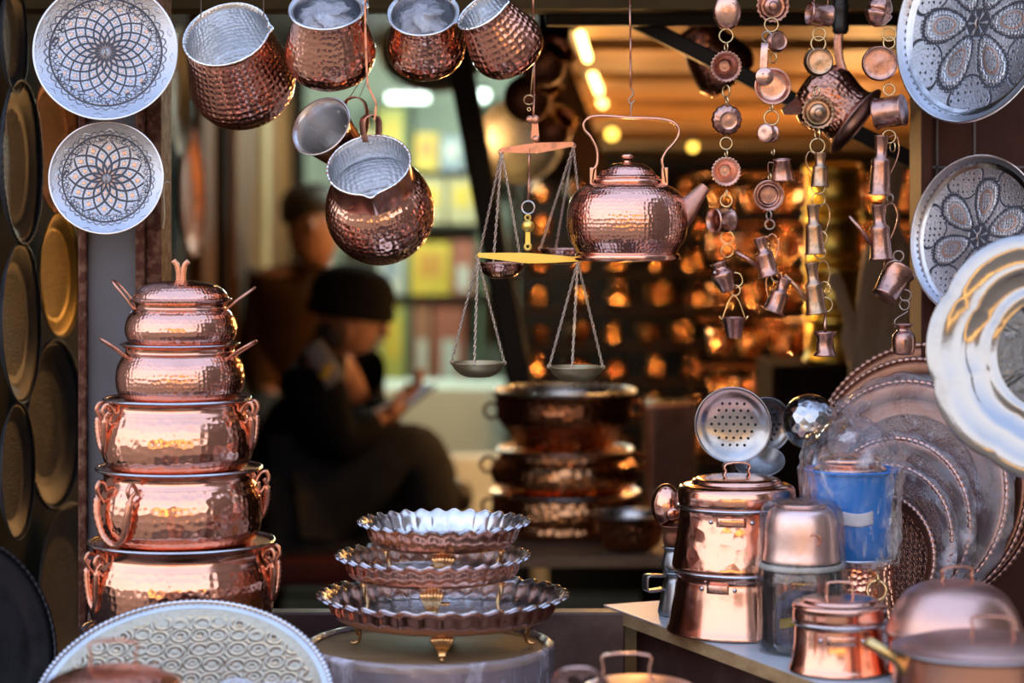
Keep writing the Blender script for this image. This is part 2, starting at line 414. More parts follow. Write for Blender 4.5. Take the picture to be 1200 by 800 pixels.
def polar(t, R):
    mp = t.n('ShaderNodeMapping'); t.link(t.co('Object'), mp.inputs[0]); mp.inputs['Scale'].default_value = (1/R, 1/R, 1/R)
    sp = t.n('ShaderNodeSeparateXYZ'); t.link(mp.outputs[0], sp.inputs[0]); x, y = sp.outputs[0], sp.outputs[1]
    r = t.math('SQRT', t.math('ADD', t.math('MULTIPLY', x, x), t.math('MULTIPLY', y, y)))
    th = t.math('ARCTAN2', y, x)
    return mp.outputs[0], r, th
def engraved_rosette(name, R, N=12, turn=.27, edge=.70, col=(.54, .56, .62), copper=.6):
    t = NT(name); vec, r, th = polar(t, R)
    a0 = t.math('MULTIPLY', th, N/(2*PI)); k = t.math('MULTIPLY', t.math('POWER', r, .95), N*turn/edge)
    l1 = t.math('PINGPONG', t.math('ADD', t.math('ADD', a0, k), 100.0), .5); l2 = t.math('PINGPONG', t.math('ADD', t.math('SUBTRACT', a0, k), 100.0), .5)
    mn = t.math('MINIMUM', l1, l2)
    dist = t.math('MULTIPLY', mn, t.math('ADD', r, .02))
    line = t.math('MULTIPLY', t.ss(dist, .024, .056, 1, 0), t.ss(r, .03, .10, .35, 1))
    dots = t.ss(mn, .30, .36)
    inside = t.ss(r, edge-.01, edge+.01, 1, 0)
    lace = t.math('MULTIPLY', t.ss(r, edge-.13, edge-.10), inside)
    curl = t.ss(t.voro(vec, 17, 1.0, feat='DISTANCE_TO_EDGE'), .04, .10, 1, 0)
    inn = t.math('MULTIPLY', inside, t.math('SUBTRACT', 1.0, lace))
    ringl = t.ss(t.math('ABSOLUTE', t.math('SUBTRACT', r, edge)), .006, .02, 1, 0)
    scal = t.math('ADD', .80, t.math('MULTIPLY', t.math('ABSOLUTE', t.math('SINE', t.math('MULTIPLY', th, 20.0))), .045))
    rimd = t.math('MULTIPLY', t.ss(t.math('ABSOLUTE', t.math('SUBTRACT', r, scal)), .004, .016, 1, 0), .7)
    ink = t.math('MAXIMUM', t.math('MULTIPLY', line, inn), t.math('MAXIMUM', t.math('MULTIPLY', curl, lace), t.math('MAXIMUM', ringl, rimd)), clamp=True)
    hat = t.math('MULTIPLY', t.ss(t.noise(vec, 48, 3), .42, .58), t.math('MULTIPLY', inside, .55))
    ink2 = t.math('MAXIMUM', ink, hat)
    c = t.mix(t.math('MULTIPLY', ink2, .92), col, (.035, .032, .045))
    c = t.mix(t.math('MULTIPLY', t.math('MULTIPLY', dots, inn), copper), c, (.80, .42, .24))
    h = t.math('ADD', t.math('MULTIPLY', ink, -1.0), t.math('MULTIPLY', dots, .6))
    nrm = t.bump(t.noise(vec, 40, 3), .25, .002, t.bump(h, .6, .0014))
    met = t.math('SUBTRACT', .92, t.math('MULTIPLY', ink, .5))
    return t.principled(c, met, t.math('ADD', .30, t.math('MULTIPLY', ink, .25)), nrm)
def engraved_paisley(name, R, N=6, rot=0.0, col=(.56, .59, .66)):
    t = NT(name); vec, r, th0 = polar(t, R)
    th = t.math('ADD', th0, rot)
    def fold(off):
        q = t.math('FRACT', t.math('ADD', t.math('MULTIPLY', th, N/(2*PI)), 10.0+off))
        return t.math('MULTIPLY', t.math('SUBTRACT', q, .5), 2*PI/N)
    def ell(off, uc, a, b):
        ph = fold(off); u = t.math('MULTIPLY', r, t.math('COSINE', ph)); v = t.math('MULTIPLY', r, t.math('SINE', ph))
        e1 = t.math('DIVIDE', t.math('SUBTRACT', u, uc), a); 
        wd = t.math('ADD', b, t.math('MULTIPLY', e1, b*.35))
        e2 = t.math('DIVIDE', v, wd)
        return t.math('SQRT', t.math('ADD', t.math('MULTIPLY', e1, e1), t.math('MULTIPLY', e2, e2)))
    band = lambda e, c0, w: t.ss(t.math('ABSOLUTE', t.math('SUBTRACT', e, c0)), w*.5, w, 1, 0)
    e = ell(0.0, .43, .27, .155); e2 = ell(.5, .70, .19, .26)
    teeth = t.math('MULTIPLY', t.math('SINE', t.math('MULTIPLY', t.voro(vec, 26, .1), 9.0)), .05)
    et = t.math('ADD', e, teeth)
    ink_a = band(et, 1.05, .13); ink_b = band(e, .50, .07); bead = band(e, .80, .13)
    beads = t.math('MULTIPLY', bead, t.ss(t.voro(vec, 24, .15), .25, .45))
    cen = t.math('MULTIPLY', t.ss(r, .13, .16, 1, 0), t.ss(t.math('ABSOLUTE', fold(0.0)), .08, .2, 0, 1))
    out = t.ss(e, 1.1, 1.2); ringin = t.ss(r, .87, .89, 1, 0)
    ink_c = t.math('MULTIPLY', t.math('MULTIPLY', band(e2, 1.0, .075), out), ringin)
    dots = t.math('MULTIPLY', t.math('MULTIPLY', t.ss(t.voro(vec, 13, .25), .16, .24, 1, 0), out), t.math('MULTIPLY', ringin, t.ss(e2, .9, .95, 1, 0)))
    idots = t.math('MULTIPLY', t.ss(t.voro(vec, 26, .2), .16, .26, 1, 0), t.ss(e, .42, .45, 1, 0))
    rimt = t.math('MULTIPLY', t.ss(t.math('ABSOLUTE', t.math('SUBTRACT', r, .905)), .004, .02, 1, 0), t.ss(t.math('SINE', t.math('MULTIPLY', th, 70.0)), 0, .5))
    ink = t.math('MAXIMUM', ink_a, t.math('MAXIMUM', ink_c, t.math('MAXIMUM', dots, t.math('MAXIMUM', idots, t.math('MAXIMUM', cen, rimt)))), clamp=True)
    soft = t.math('MULTIPLY', t.ss(t.noise(vec, 34, 3), .5, .62), t.math('MULTIPLY', ringin, .35))
    c = t.mix(t.math('MULTIPLY', t.math('MAXIMUM', ink, soft), .92), col, (.03, .03, .045))
    c = t.mix(t.math('MULTIPLY', beads, .8), c, (.9, .92, .96)); c = t.mix(t.math('MULTIPLY', ink_b, .75), c, (.62, .30, .18))
    h = t.math('ADD', t.math('MULTIPLY', ink, -1.0), t.math('ADD', t.math('MULTIPLY', beads, 1.2), t.ss(e, .2, 1.1, .9, 0)))
    nrm = t.bump(t.noise(vec, 40, 3), .3, .002, t.bump(h, .7, .0016))
    return t.principled(c, t.math('SUBTRACT', .92, t.math('MULTIPLY', ink, .5)), t.math('ADD', .28, t.math('MULTIPLY', ink, .25)), nrm)
def chased(name, R, col, inner=.6, dark=(.05, .04, .035), scale=16, rough=.24, rings=True, met=.95):
    """tray face with a chased middle: rows of small flowers and a ring line"""
    t = NT(name); vec, r, th = polar(t, R)
    v = t.voro(vec, scale, .35); w = t.math('SINE', t.math('MULTIPLY', v, 22.0))
    n2 = t.ss(t.noise(vec, scale*2.2, 4), .45, .62)
    ins = t.ss(r, inner-.015, inner+.005, 1, 0)
    ink = t.math('MULTIPLY', t.math('MULTIPLY', t.ss(w, .1, .9), .6), ins)
    ink = t.math('MAXIMUM', ink, t.math('MULTIPLY', t.math('MULTIPLY', n2, .5), ins))
    if rings:
        for q in (inner, inner*.55):
            ink = t.math('MAXIMUM', ink, t.ss(t.math('ABSOLUTE', t.math('SUBTRACT', r, q)), .006, .018, 1, 0))
    c = t.mix(t.math('MULTIPLY', ink, .8), col, dark)
    nrm = t.bump(t.math('MULTIPLY', w, ins), .6, .002, t.bump(n2, .2, .001))
    return t.principled(c, met, rough, nrm, **{'Specular IOR Level': .5 if met > .9 else .12})
# ---------------------------------------------------------------- the setting
XL, XR, YB = -.80, 1.40, 9.0
b = MB(); b.box((-30, -60, -.1), (30, 3.6, 0)); struct('ground', b, M_street)
b = MB(); b.box((-1.2, 3.6, -.05), (1.6, YB+.2, .12)); struct('floor', b, M_floor)
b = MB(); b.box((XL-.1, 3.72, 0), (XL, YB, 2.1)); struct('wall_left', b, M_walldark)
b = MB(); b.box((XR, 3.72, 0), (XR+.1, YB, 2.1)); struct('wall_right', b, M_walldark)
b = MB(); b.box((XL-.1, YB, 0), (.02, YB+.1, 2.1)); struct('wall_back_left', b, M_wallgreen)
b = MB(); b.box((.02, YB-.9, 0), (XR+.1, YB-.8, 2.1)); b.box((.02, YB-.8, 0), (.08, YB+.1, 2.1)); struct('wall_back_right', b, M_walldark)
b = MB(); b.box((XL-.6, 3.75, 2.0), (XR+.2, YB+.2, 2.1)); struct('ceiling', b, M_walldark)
# sloping boarded ceiling over the right half, board by board with dark gaps
b = MB()
for i in range(6):
    y0 = 4.75+i*.58; y1 = y0+.40
    z0, z1 = 1.815-(y0-4.75)*.073, 1.815-(y1-4.75)*.073
    b.add([(.10, y0, z0), (XR, y0, z0), (XR, y1, z1), (.10, y1, z1), (.10, y0, z0+.02), (XR, y0, z0+.02), (XR, y1, z1+.02), (.10, y1, z1+.02)],
          [[0, 1, 2, 3], [4, 5, 6, 7], [0, 1, 5, 4], [2, 3, 7, 6], [0, 3, 7, 4], [1, 2, 6, 5]], smooth=False)
struct('ceiling_boards', b, M_ceil)
b = MB(); b.bar((.08, 4.6, 1.80), (.12, 8.1, 1.56), .06, .10); struct('ceiling_beam', b, M_doordark)
# front of the shop: lintel, black cross bar, braces, left post, right panel
b = MB(); b.box((-1.6, 3.80, 1.745), (1.7, 3.92, 2.25)); struct('wall_front_upper', b, plain('olive lintel', (.065, .042, .013), .7, .4, 8, spec=.15))
p = P(640, 22, 3.95)
b = MB(); b.bar((p.x, 3.95, p.z), (P(1100, 22, 3.95).x, 3.95, p.z), .03, .024); struct('trim_1', b, M_beam)
b = MB(); b.bar(P(735, 20, 3.99), P(1085, 196, 3.99), .03, .026); struct('trim_2', b, M_beam)
b = MB(); b.bar(P(531, 30, 5.3), P(645, 640, 5.3), .056, .056, up=(0, 1, 0)); struct('trim_3', b, M_beam)
b = MB(); b.bar(P(636, 40, 5.6), P(700, 215, 5.6), .07, .06, up=(0, 1, 0)); struct('trim_4', b, M_doordark)

b = MB()
for yy in (3.40, 3.45, 3.50, 3.56, 3.69): b.box((-.70, yy-.008, 1.862), (.70, yy+.008, 1.876), 0, .002)
for xx in (-.69, -.1, .40, .69): b.box((xx-.008, 3.36, 1.876), (xx+.008, 3.80, 1.89), 0, .002)
struct('trim_11', b, M_beam)
b = MB(); b.bar((.665, 3.62, 1.79), (.665, 2.97, 1.79), .012, .012); b.bar((.665, 3.62, 1.70), (.665, 3.35, 1.785), .010, .010); struct('trim_12', b, M_beam)
# left post: grey face between rusty edge strips
d = 3.60
xa, xb, xc, xd, xe = [P(q, 0, d).x for q in (93, 103, 160, 171, 189)]
post = T('door_post', 'grey painted steel door post with rusty red edges behind the pot tower', 'post', ((xa+xe)/2, d, 0)); tag(post, kind='structure'); post.name = 'trim_5'
ox = (xa+xe)/2
b = MB(); b.box((xb-ox, .004, 0), (xc-ox, .11, 2.3)); b.build('post_face', M_post, post)
b = MB(); b.box((xa-ox, -.012, 0), (xb-ox, .11, 2.3), 0, .003); b.build('edge_strip', M_rust, post)
b = MB(); b.box((xc-ox, -.014, 0), (xd-ox, .11, 2.3), 0, .003); b.build('edge_strip', M_rust, post)
b = MB(); b.box((xd-ox, -.002, 0), (xe-ox, .11, 2.3), 0, .003); b.build('edge_strip', M_rust, post)

# right: brown panel with seams, metal jamb
d = 3.62
x0 = P(1090, 0, d).x
b = MB(); b.box((x0, d, 0), (1.7, d+.1, 2.3)); struct('wall_front_right', b, M_brown)
b = MB(); b.box((P(1076, 0, d).x, d-.03, 0), (P(1089, 0, d).x, d+.08, 2.3), 0, .003); struct('trim_6', b, M_brown)
b = MB()
for (q0, q1) in (((1142, -60), (1142, 196)), ((1090, 196), (1260, 196)), ((1090, 372), (1260, 372)), ((1098, -60), (1098, 700))):
    b.bar(P(q0[0], q0[1], d-.002), P(q1[0], q1[1], d-.002), .004, .004, up=(0, 1, 0))
struct('trim_7', b, M_seam)
b = MB()
b.box((P(1105, 0, 3.6).x, 3.585, P(0, 412, 3.6).z), (P(1118, 0, 3.6).x, 3.62, P(0, 396, 3.6).z), 0, .002)
tag(b.build('hinge_plate', M_steel), 'small steel bracket on the brown panel above the copper trays', 'bracket')

# low counter front between the stall table and the shop, stall table
zc = P(0, 715, 3.55).z
b = MB(); b.box((-.62, 3.53, 0), (.165, 3.57, zc), 0, .003); tag(b.build('counter_panel', M_counter), 'worn dark brown counter panel running behind the scalloped dishes', 'counter')
t = T('stall_table', 'brown stall table carrying the pot tower and the wrapped tin', 'table', (0, 2.95, 0))
b = MB(); b.box((-.85, -.55, .66), (.98, .575, .70)); b.build('table_top', M_table, t)
for sx in (-.8, .93):
    for sy in (-.5, .5):
        b = MB(); b.box((sx-.025, sy-.025, 0), (sx+.025, sy+.025, .66), 0, .003); b.build('leg', M_table, t)

# the white topped board on the right, on a brown box
ZB = .844
c0 = Vector((.136, 3.59, 0)); u = Vector((.222, -.52, 0)).normalized(); w = Vector((.52, .222, 0)).normalized()
t = T('display_board', 'white laminate board with bare plywood edge under the copper pots', 'board', (c0.x, c0.y, ZB))
L1, L2 = .765, .42
def slab(mb, o, a, la, bb, lb, z0, z1, mi=0):
    q = [o, o+a*la, o+a*la+bb*lb, o+bb*lb]
    mb.add([(p.x, p.y, z0) for p in q]+[(p.x, p.y, z1) for p in q], [[0, 1, 2, 3], [4, 5, 6, 7], [0, 1, 5, 4], [1, 2, 6, 5], [2, 3, 7, 6], [3, 0, 4, 7]], mi, smooth=False)
b = MB(); slab(b, Vector((0, 0, 0)), u, L1, w, L2, -.0018, 0); b.build('laminate_top', M_white, t)
b = MB(); slab(b, Vector((.0006, -.0006, 0)), u, L1-.001, w, L2-.001, -.020, -.0019); b.build('plywood_core', M_ply, t)
t = T('display_box', 'dark brown box holding up the white topped board', 'box', (c0.x, c0.y, .70))
b = MB(); slab(b, u*.05+w*.03, u, .68, w, L2-.06, 0, ZB-.70-.0205); b.build('box_front', M_counter, t)

# wooden leaves and jambs along the left wall
def leaf(name, px0, px1, m, th=.03, z1=1.93):
    ya, yb = -XL*F/(600-px0), -XL*F/(600-px1)
    b = MB(); b.box((XL, ya, .12), (XL+th, yb, z1), 0, .004); return struct(name, b, m)
leaf('door_1', 223, 240, M_doorwood); leaf('door_2', 264, 289, M_doorwood, .03); leaf('door_3', 299, 330, M_doorwood, .035)
leaf('trim_8', 290, 298, M_doorlight, .05); leaf('trim_9', 241, 246, M_doordark, .05); leaf('trim_10', 331, 345, M_doordark, .04)
k = P(326, 233, 8.0)
# street behind the photographer: a row of buildings with lit shop windows
t = T('building', 'plain street building across from the stall', 'building', (0, -34, 0)); tag(t, kind='structure'); t.name = 'wall_street'
b = MB(); b.box((-30, -3, 0), (30, 0, 4.2)); b.build('facade', M_facade, t)
b = MB(); b.box((-9, -3, 4.2), (3, 0, 6.6)); b.build('facade', M_facade, t)
for i in range(9):
    x = -24+i*5.4
    b = MB(); b.box((x, 0.0, .4), (x+4.4, .08, 2.3)); b.build('window', M_lit, t)

b = MB(); b.box((1.75, 1.3, 0), (2.1, 3.5, 2.7)); b.box((1.7, 1.25, 2.55), (2.3, 3.6, 2.75)); struct('wall_street_right', b, M_facade)
b = MB(); b.box((-4.5, 3.68, 0), (-.90, 3.80, 2.6)); struct('wall_front_left', b, M_facade)
# ---------------------------------------------------------------- things deep in the shop
# counter and shelves of boxed goods at the back left
a = P(395, 455, 7.5); c = P(592, 612, 7.5)
b = MB(); b.box((a.x, 7.5, .12), (c.x, 7.9, a.z), 0, .006); tag(b.build('shop_counter', M_counterwhite), 'pale green white counter behind the seated person', 'counter')
t = T('wall_shelf', 'dark shelf unit with boxed goods on the back wall', 'shelf', (P(490, 0, 8.7).x, 8.75, .12))
bx0, bx1 = P(418, 0, 8.7).x-t.location.x, P(592, 0, 8.7).x-t.location.x
shelfy = [200, 262, 345, 452]
for py in shelfy:
    z = P(0, py, 8.7).z-.12; b = MB(); b.box((bx0, -.12, z-.02), (bx1, .24, z)); b.build('shelf_board', M_beam, t)
for px in (478, 562):
    x = P(px, 0, 8.7).x-t.location.x; b = MB(); b.box((x-.012, -.10, P(0, 640, 8.7).z-.12), (x+.012, .24, P(0, 120, 8.7).z-.12)); b.build('upright', plain('green upright %d' % px, (.10, .15, .09), .6), t)
BX = [(444, 474, 128, 200, 'lime', 'tall lime yellow carton on the top back shelf'),
      (486, 514, 156, 200, 'yellow', 'bright yellow carton on the top back shelf beside a white one'),
      (516, 543, 160, 200, 'blue', 'pale blue white carton on the top back shelf'),
      (424, 442, 150, 200, 'cream', 'narrow cream carton at the end of the top back shelf'),
      (484, 522, 208, 262, 'cream', 'cream carton on the second back shelf'),
      (525, 559, 206, 262, 'cream', 'cream and yellow carton on the second back shelf beside the dark pole'),
      (440, 474, 220, 262, 'white', 'white carton on the second back shelf'),
      (482, 528, 284, 345, 'yellow', 'large golden yellow carton on the third back shelf'),
      (530, 556, 282, 345, 'red', 'red and white carton on the third back shelf'),
      (444, 474, 290, 345, 'white', 'white carton on the third back shelf left of the yellow one'),
      (448, 475, 356, 452, 'lime', 'tall yellow green carton on the lowest back shelf'),
      (484, 506, 352, 452, 'brown', 'brown red carton with pale stripes on the lowest back shelf'),
      (509, 545, 352, 452, 'red', 'wide red brown carton with white stripe on the lowest back shelf'),
      (422, 445, 370, 452, 'cream', 'cream carton on the lowest back shelf behind the hat'),
      (572, 590, 284, 345, 'orange', 'orange carton on the third back shelf right of the dark pole')]
for (q0, q1, y0, y1, colr, lab) in BX:
    pa, pb = P(q0, y1, 8.7), P(q1, y0, 8.7); cx = (pa.x+pb.x)/2
    t = T('carton', lab, 'box', (cx, 8.73, pa.z), group='boxed goods on the back shelves')
    h = pb.z-pa.z; hw = (pb.x-pa.x)/2
    b = MB(); b.box((-hw, -.07, 0), (hw, .07, h), 0, .003); b.build('carton_body', M_box[colr], t)
    oth = {'yellow': 'orange', 'lime': 'yellow', 'cream': 'yellow', 'white': 'blue', 'red': 'white', 'blue': 'white', 'brown': 'white', 'orange': 'yellow'}[colr]
    b = MB()
    if colr in ('red', 'brown'): b.box((-hw*.5, -.074, h*.08), (hw*.5, -.068, h*.55))
    else: b.box((-hw*.6, -.074, h*.35), (hw*.6, -.068, h*.8))
    b.build('printed_panel', M_box[oth], t)
# cool lamps
for (px, py, wd, lab) in ((478, 115, 48, 'long cool white lamp above the yellow cartons'), (523, 98, 9, 'small cool white lamp left of the black pole'), (565, 111, 8, 'small cool white lamp right of the black pole')):
    p = P(px, py, 8.0); s = S(8.0)
    t = T('ceiling_lamp', lab, 'lamp', p, group='cool lamps at the back')
    if wd > 20:
        b = MB(s); b.tube([(-wd/2, 0, 0), (wd/2, 0, 0)], 4.5, 10); b.build('lamp_tube', M_fluo, t)
        b = MB(s); b.box((-wd/2-3, -5, 5), (wd/2+3, 5, 10), 0, .8); b.build('lamp_housing', M_steel, t)
    else:
        b = MB(s); b.ball((0, 0, 0), wd, 14); b.build('bulb', M_fluo, t)
        b = MB(s); b.lathe([(.01, wd+4), (wd*.7, wd+3), (wd*.9, wd*.6)], 16); b.build('lamp_housing', M_steel, t)
    b = MB(s); b.tube([(0, 0, 8), (0, 0, (2.0-p.z)/s)], .8, 6); b.build('cord', M_beam, t)
# big round pans hanging at the back left
for (px, py, R, sq, d, m, lab) in ((505, 62, 62, .35, 6.6, plain('olive enamel', (.20, .19, .14), .4), 'wide olive grey basin hanging behind the upper copper pots'),
                                   (608, 165, 50, .75, 5.6, M_steel, 'blurred grey tray hanging behind the copper scale')):
    p = P(px, py, d); t = T('hanging_basin', lab, 'basin', p, face(AX(.1, -.5 if R > 55 else .1, .6 if R > 55 else 1)))
    b = MB(S(d)); vessel(b, [(0, -10), (R*.7, -9), (R*.9, -3), (R, 0)], 1.5, 48, 1.6); b.build('basin_body', [m, m], t)
    b = MB(S(d)); b.torus(5, 1, (0, R+4, 0), (0, 0, 1)); b.build('ring', M_iron, t)
# warm tubes and bulb on the boarded ceiling
for i, (px, py, dd, L, lab) in enumerate(((684, 55, 5.0, .20, 'front warm lamp tube along the ceiling beam'), (698, 98, 5.9, .16, 'middle warm lamp tube along the ceiling beam'), (706, 122, 6.5, .16, 'far warm lamp tube along the ceiling beam'))):
    p = P(px, py, dd); t = T('ceiling_lamp', lab, 'lamp', p, group='warm lamps of the ceiling')
    b = MB(); b.tube([(-.012, -L, .012), (.014, L, -.012)], .010, 10); b.build('lamp_tube', M_tube, t)
    b = MB(); b.bar((-.03, -L, .026), (-.004, L, .002), .014, .014); b.build('lamp_housing', M_steel, t)
for (px, py, dd, r, lab) in ((717, 157, 6.9, .016, 'round warm bulb above the kettle lid'), (690, 250, 6.4, .012, 'warm bulb behind the copper scale beam'), (760, 228, 7.0, .012, 'warm bulb right of the kettle knob'), (812, 172, 7.0, .012, 'warm bulb hanging left of the cup strand')):
    p = P(px, py, dd); t = T('ceiling_bulb', lab, 'bulb', p, group='warm bulbs in the shop')
    b = MB(); b.ball((0, 0, 0), r, 14); b.build('bulb', M_bulb, t)
    b = MB(); b.lathe([(.0001, r+.02), (.008, r+.018), (.008, r*.6)], 12); b.build('socket', M_beam, t)
    b = MB(); b.tube([(0, 0, r+.02), (0, 0, max(.05, 1.68-p.z))], .0015, 5); b.build('cord', M_beam, t)

# copperware shelves at the back right
SD = 7.2; ss = S(SD)
rack = T('copper_shelf_unit', 'tall dark shelf unit packed with small copper vessels at the back', 'shelf', (.62, SD, .12))
rows = [238, 280, 321, 362, 404, 446, 490, 536, 584]
for py in rows:
    z = P(0, py, SD).z-.12; b = MB(); b.box((-.62, -.06, z-.008), (.70, .12, z)); b.build('shelf_board', M_doordark, rack)
for x in (-.615, .04, .695):
    b = MB(); b.box((x-.008, -.055, 0), (x+.008, .12, P(0, 195, SD).z-.12)); b.build('upright', M_doordark, rack)
def small(kind):
    b = MB()
    if kind == 'pot': vessel(b, cat([(0, 0), (.030, 0), (.043, .022), (.036, .05), (.031, .058), (.038, .066)], 3), .0015, 20)
    elif kind == 'jug': vessel(b, cat([(0, 0), (.025, 0), (.038, .02), (.026, .05), (.020, .062), (.026, .08)], 3), .0015, 20); b.tube(cat([(.024, 0, .074), (.048, 0, .066), (.050, 0, .04), (.036, 0, .022)], 4), .003, 5)
    elif kind == 'cup': vessel(b, [(0, 0), (.026, 0), (.028, .004), (.036, .06), (.037, .062)], .0015, 20); b.tube(cat([(.034, 0, .052), (.052, 0, .046), (.05, 0, .024), (.03, 0, .016)], 4), .0025, 5)
    elif kind == 'bowl': 
        for k in range(4): vessel(b, [(0, k*.014), (.022, k*.014), (.040, k*.014+.016), (.048, k*.014+.032)], .0015, 20)
    elif kind == 'lidded pot': vessel(b, cat([(0, 0), (.034, 0), (.042, .015), (.040, .04), (.042, .045)], 3), .0015, 20); b.lathe(cat([(.043, .046), (.036, .056), (.012, .064), (.004, .066), (.006, .074), (0, .078)], 3), 20)
    return b
protos = {}
ordw = ['first', 'second', 'third', 'fourth', 'fifth', 'sixth', 'seventh', 'eighth', 'ninth', 'tenth', 'eleventh', 'twelfth', 'thirteenth', 'fourteenth']
kinds = ['pot', 'jug', 'cup', 'bowl', 'lidded pot']
grp = 'small copper vessels on the back shelves'
for ri, py in enumerate(rows):
    z = P(0, py, SD).z; x = .068 + random.uniform(0, .03); i = 0
    while x < 1.25:
        k = random.choice(kinds); m = random.choice([M_cop_back, M_cop_back, M_cop_back2])
        lab = 'copper %s, %s from left on the %s back shelf from top' % (('stack of bowls' if k == 'bowl' else k), ordw[i], ordw[ri])
        key = (k, m.name); rz = Quaternion((0, 0, 1), random.uniform(-2.4, .6)); loc = (x, SD+random.uniform(.012, .035), z+.003); s = random.uniform(.72, 1.10)
        if abs(x-.66) < .075: x += .15; loc = (x+.0, loc[1], loc[2])
        nm = {'pot': 'copper_pot', 'jug': 'copper_jug', 'cup': 'copper_cup', 'bowl': 'copper_bowls', 'lidded pot': 'copper_pot'}[k]
        if k == 'bowl': nm = 'nested_bowl_set'; lab = 'set of nested copper bowls, %s from left on the %s back shelf from top' % (ordw[i], ordw[ri])
        if key not in protos:
            o = small(k).build(nm, [m, m]); o.location = loc; o.rotation_mode = 'QUATERNION'; o.rotation_quaternion = rz; o.scale = (s, s, s)
            tag(o, lab, 'copperware', grp); protos[key] = o
        else:
            o = dup(protos[key], loc, rz, lab, (s, s, s))
        x += random.uniform(.100, .128); i += 1
        if i > 13: break

# a nearer rack on the right with rows of hanging cups
RD = 5.9
rk = T('cup_rack', 'rail rack with rows of hanging copper cups behind the strands', 'rack', (.74, RD, .12))
rws = [205, 262, 318, 374, 430]
for py in rws:
    z = P(0, py, RD).z-.12; b = MB(); b.tube([(-.30, 0, z), (.28, 0, z)], .004, 6); b.build('rail', M_cop_back2, rk)
for x in (-.30, .28):
    b = MB(); b.tube([(x, 0, 0), (x, 0, P(0, 200, RD).z-.12)], .006, 6); b.build('upright', M_doordark, rk)
hc = {}
for ri, py in enumerate(rws):
    z = P(0, py, RD).z
    for i in range(7):
        x = .74-.225+i*.076+random.uniform(-.004, .004); kk = random.choice(['a', 'b']); m = random.choice([M_cop_back, M_cop_back, M_cop_back2])
        lab = 'hanging copper cup, %s from left on the %s rail from top' % (ordw[i], ordw[ri])
        q = Quaternion((0, 0, 1), random.uniform(-1, 1)) @ Quaternion((1, 0, 0), random.uniform(-.3, .3))
        key = (kk, m.name); loc = (x, RD, z-.0035)
        if key not in hc:
            b = MB(); prof = cat([(0, -.085), (.022, -.085), (.034, -.068), (.030, -.042), (.033, -.03)], 3) if kk == 'a' else [(0, -.085), (.022, -.085), (.036, -.03)]
            vessel(b, prof, .0015, 20); b.torus(.014, .002, (0, 0, -.016), (0, 1, 0), 14, 5)
            o = b.build('hanging_cup', [m, m]); o.location = loc; o.rotation_mode = 'QUATERNION'; o.rotation_quaternion = q; tag(o, lab, 'cup', 'copper cups on the rails'); hc[key] = o
        else: dup(hc[key], loc, q, lab)

# dark cabinet, brass canisters, pale paddles (behind the strands, right)
z0 = P(0, 424, 5.2).z
t = T('dark_cabinet', 'dark wooden cabinet under the brass canisters', 'cabinet', (P(985, 0, 5.2).x, 5.2, .12))
b = MB(); b.box((-.16, -.12, 0), (.22, .2, z0-.12), 0, .005); b.build('cabinet_body', M_doordark, t)
b = MB(); b.box((-.15, -.132, .05), (.03, -.12, z0-.17), 0, .003); b.build('door', M_doordark, t)
b = MB(); b.box((.035, -.132, .05), (.21, -.12, z0-.17), 0, .003); b.build('door', M_doordark, t)
s5 = S(5.2)
zz = z0
for i in range(4):
    lab = ('lowest', 'second', 'third', 'topmost')[i]+' brass canister of the tall golden stack behind the strands'
    t = T('brass_canister', lab, 'canister', (P(976, 0, 5.2).x, 5.2, zz), group='stacked brass canisters')
    h = 58
    b = MB(s5); b.lathe([(0, 0), (31, 0), (34, 2), (34, 5), (31, 7), (31, h-12), (34, h-10)], 36); b.build('canister_body', M_brass_bright, t)
    b = MB(s5); b.lathe([(35, h-10), (35, h-4), (30, h-1), (20, h), (0, h)], 36); b.build('lid', M_brass_bright, t)
    zz += h*s5+.0005
for (px, py, rot, lab, sc_) in ((1040, 300, .10, 'pale carved wooden paddle leaning beside the brass canisters', 1.0), (1006, 400, -.35, 'short pale wooden paddle leaning low beside the cabinet', .7)):
    bot = -205 if sc_ == 1 else -130; p = P(px, py, 4.7); t = T('wooden_paddle', lab, 'paddle', p, Quaternion((0, 1, 0), rot) @ Quaternion((1, 0, 0), -.12))
    pts = cat([(-8, 120), (8, 120), (10, 40), (24, 15), (30, -50), (22, bot), (-22, bot), (-30, -50), (-24, 15), (-10, 40)], 4, closed=True)
    b = MB(S(4.7)*sc_); b.prism(pts, 9); b.build('paddle_board', M_palewood, t)
    b = MB(S(4.7)*sc_); b.prism([(-3, 112), (3, 112), (5, bot+25), (-5, bot+25)], 12); b.build('carved_rib', M_palewood, t)

zk = P(0, 512, 4.7).z
t = T('wooden_crate', 'dark wooden crate under the pale paddles behind the leaning trays', 'crate', (P(1020, 0, 4.7).x, 4.7, .12))
b = MB(); b.box((-.12, -.08, 0), (.12, .10, zk-.12), 0, .004); b.build('crate_body', M_doordark, t)
for k in range(4):
    b = MB(); b.box((-.125, -.09, .05+k*.2), (.125, -.081, .17+k*.2), 0, .002); b.build('slat', M_doorwood, t)
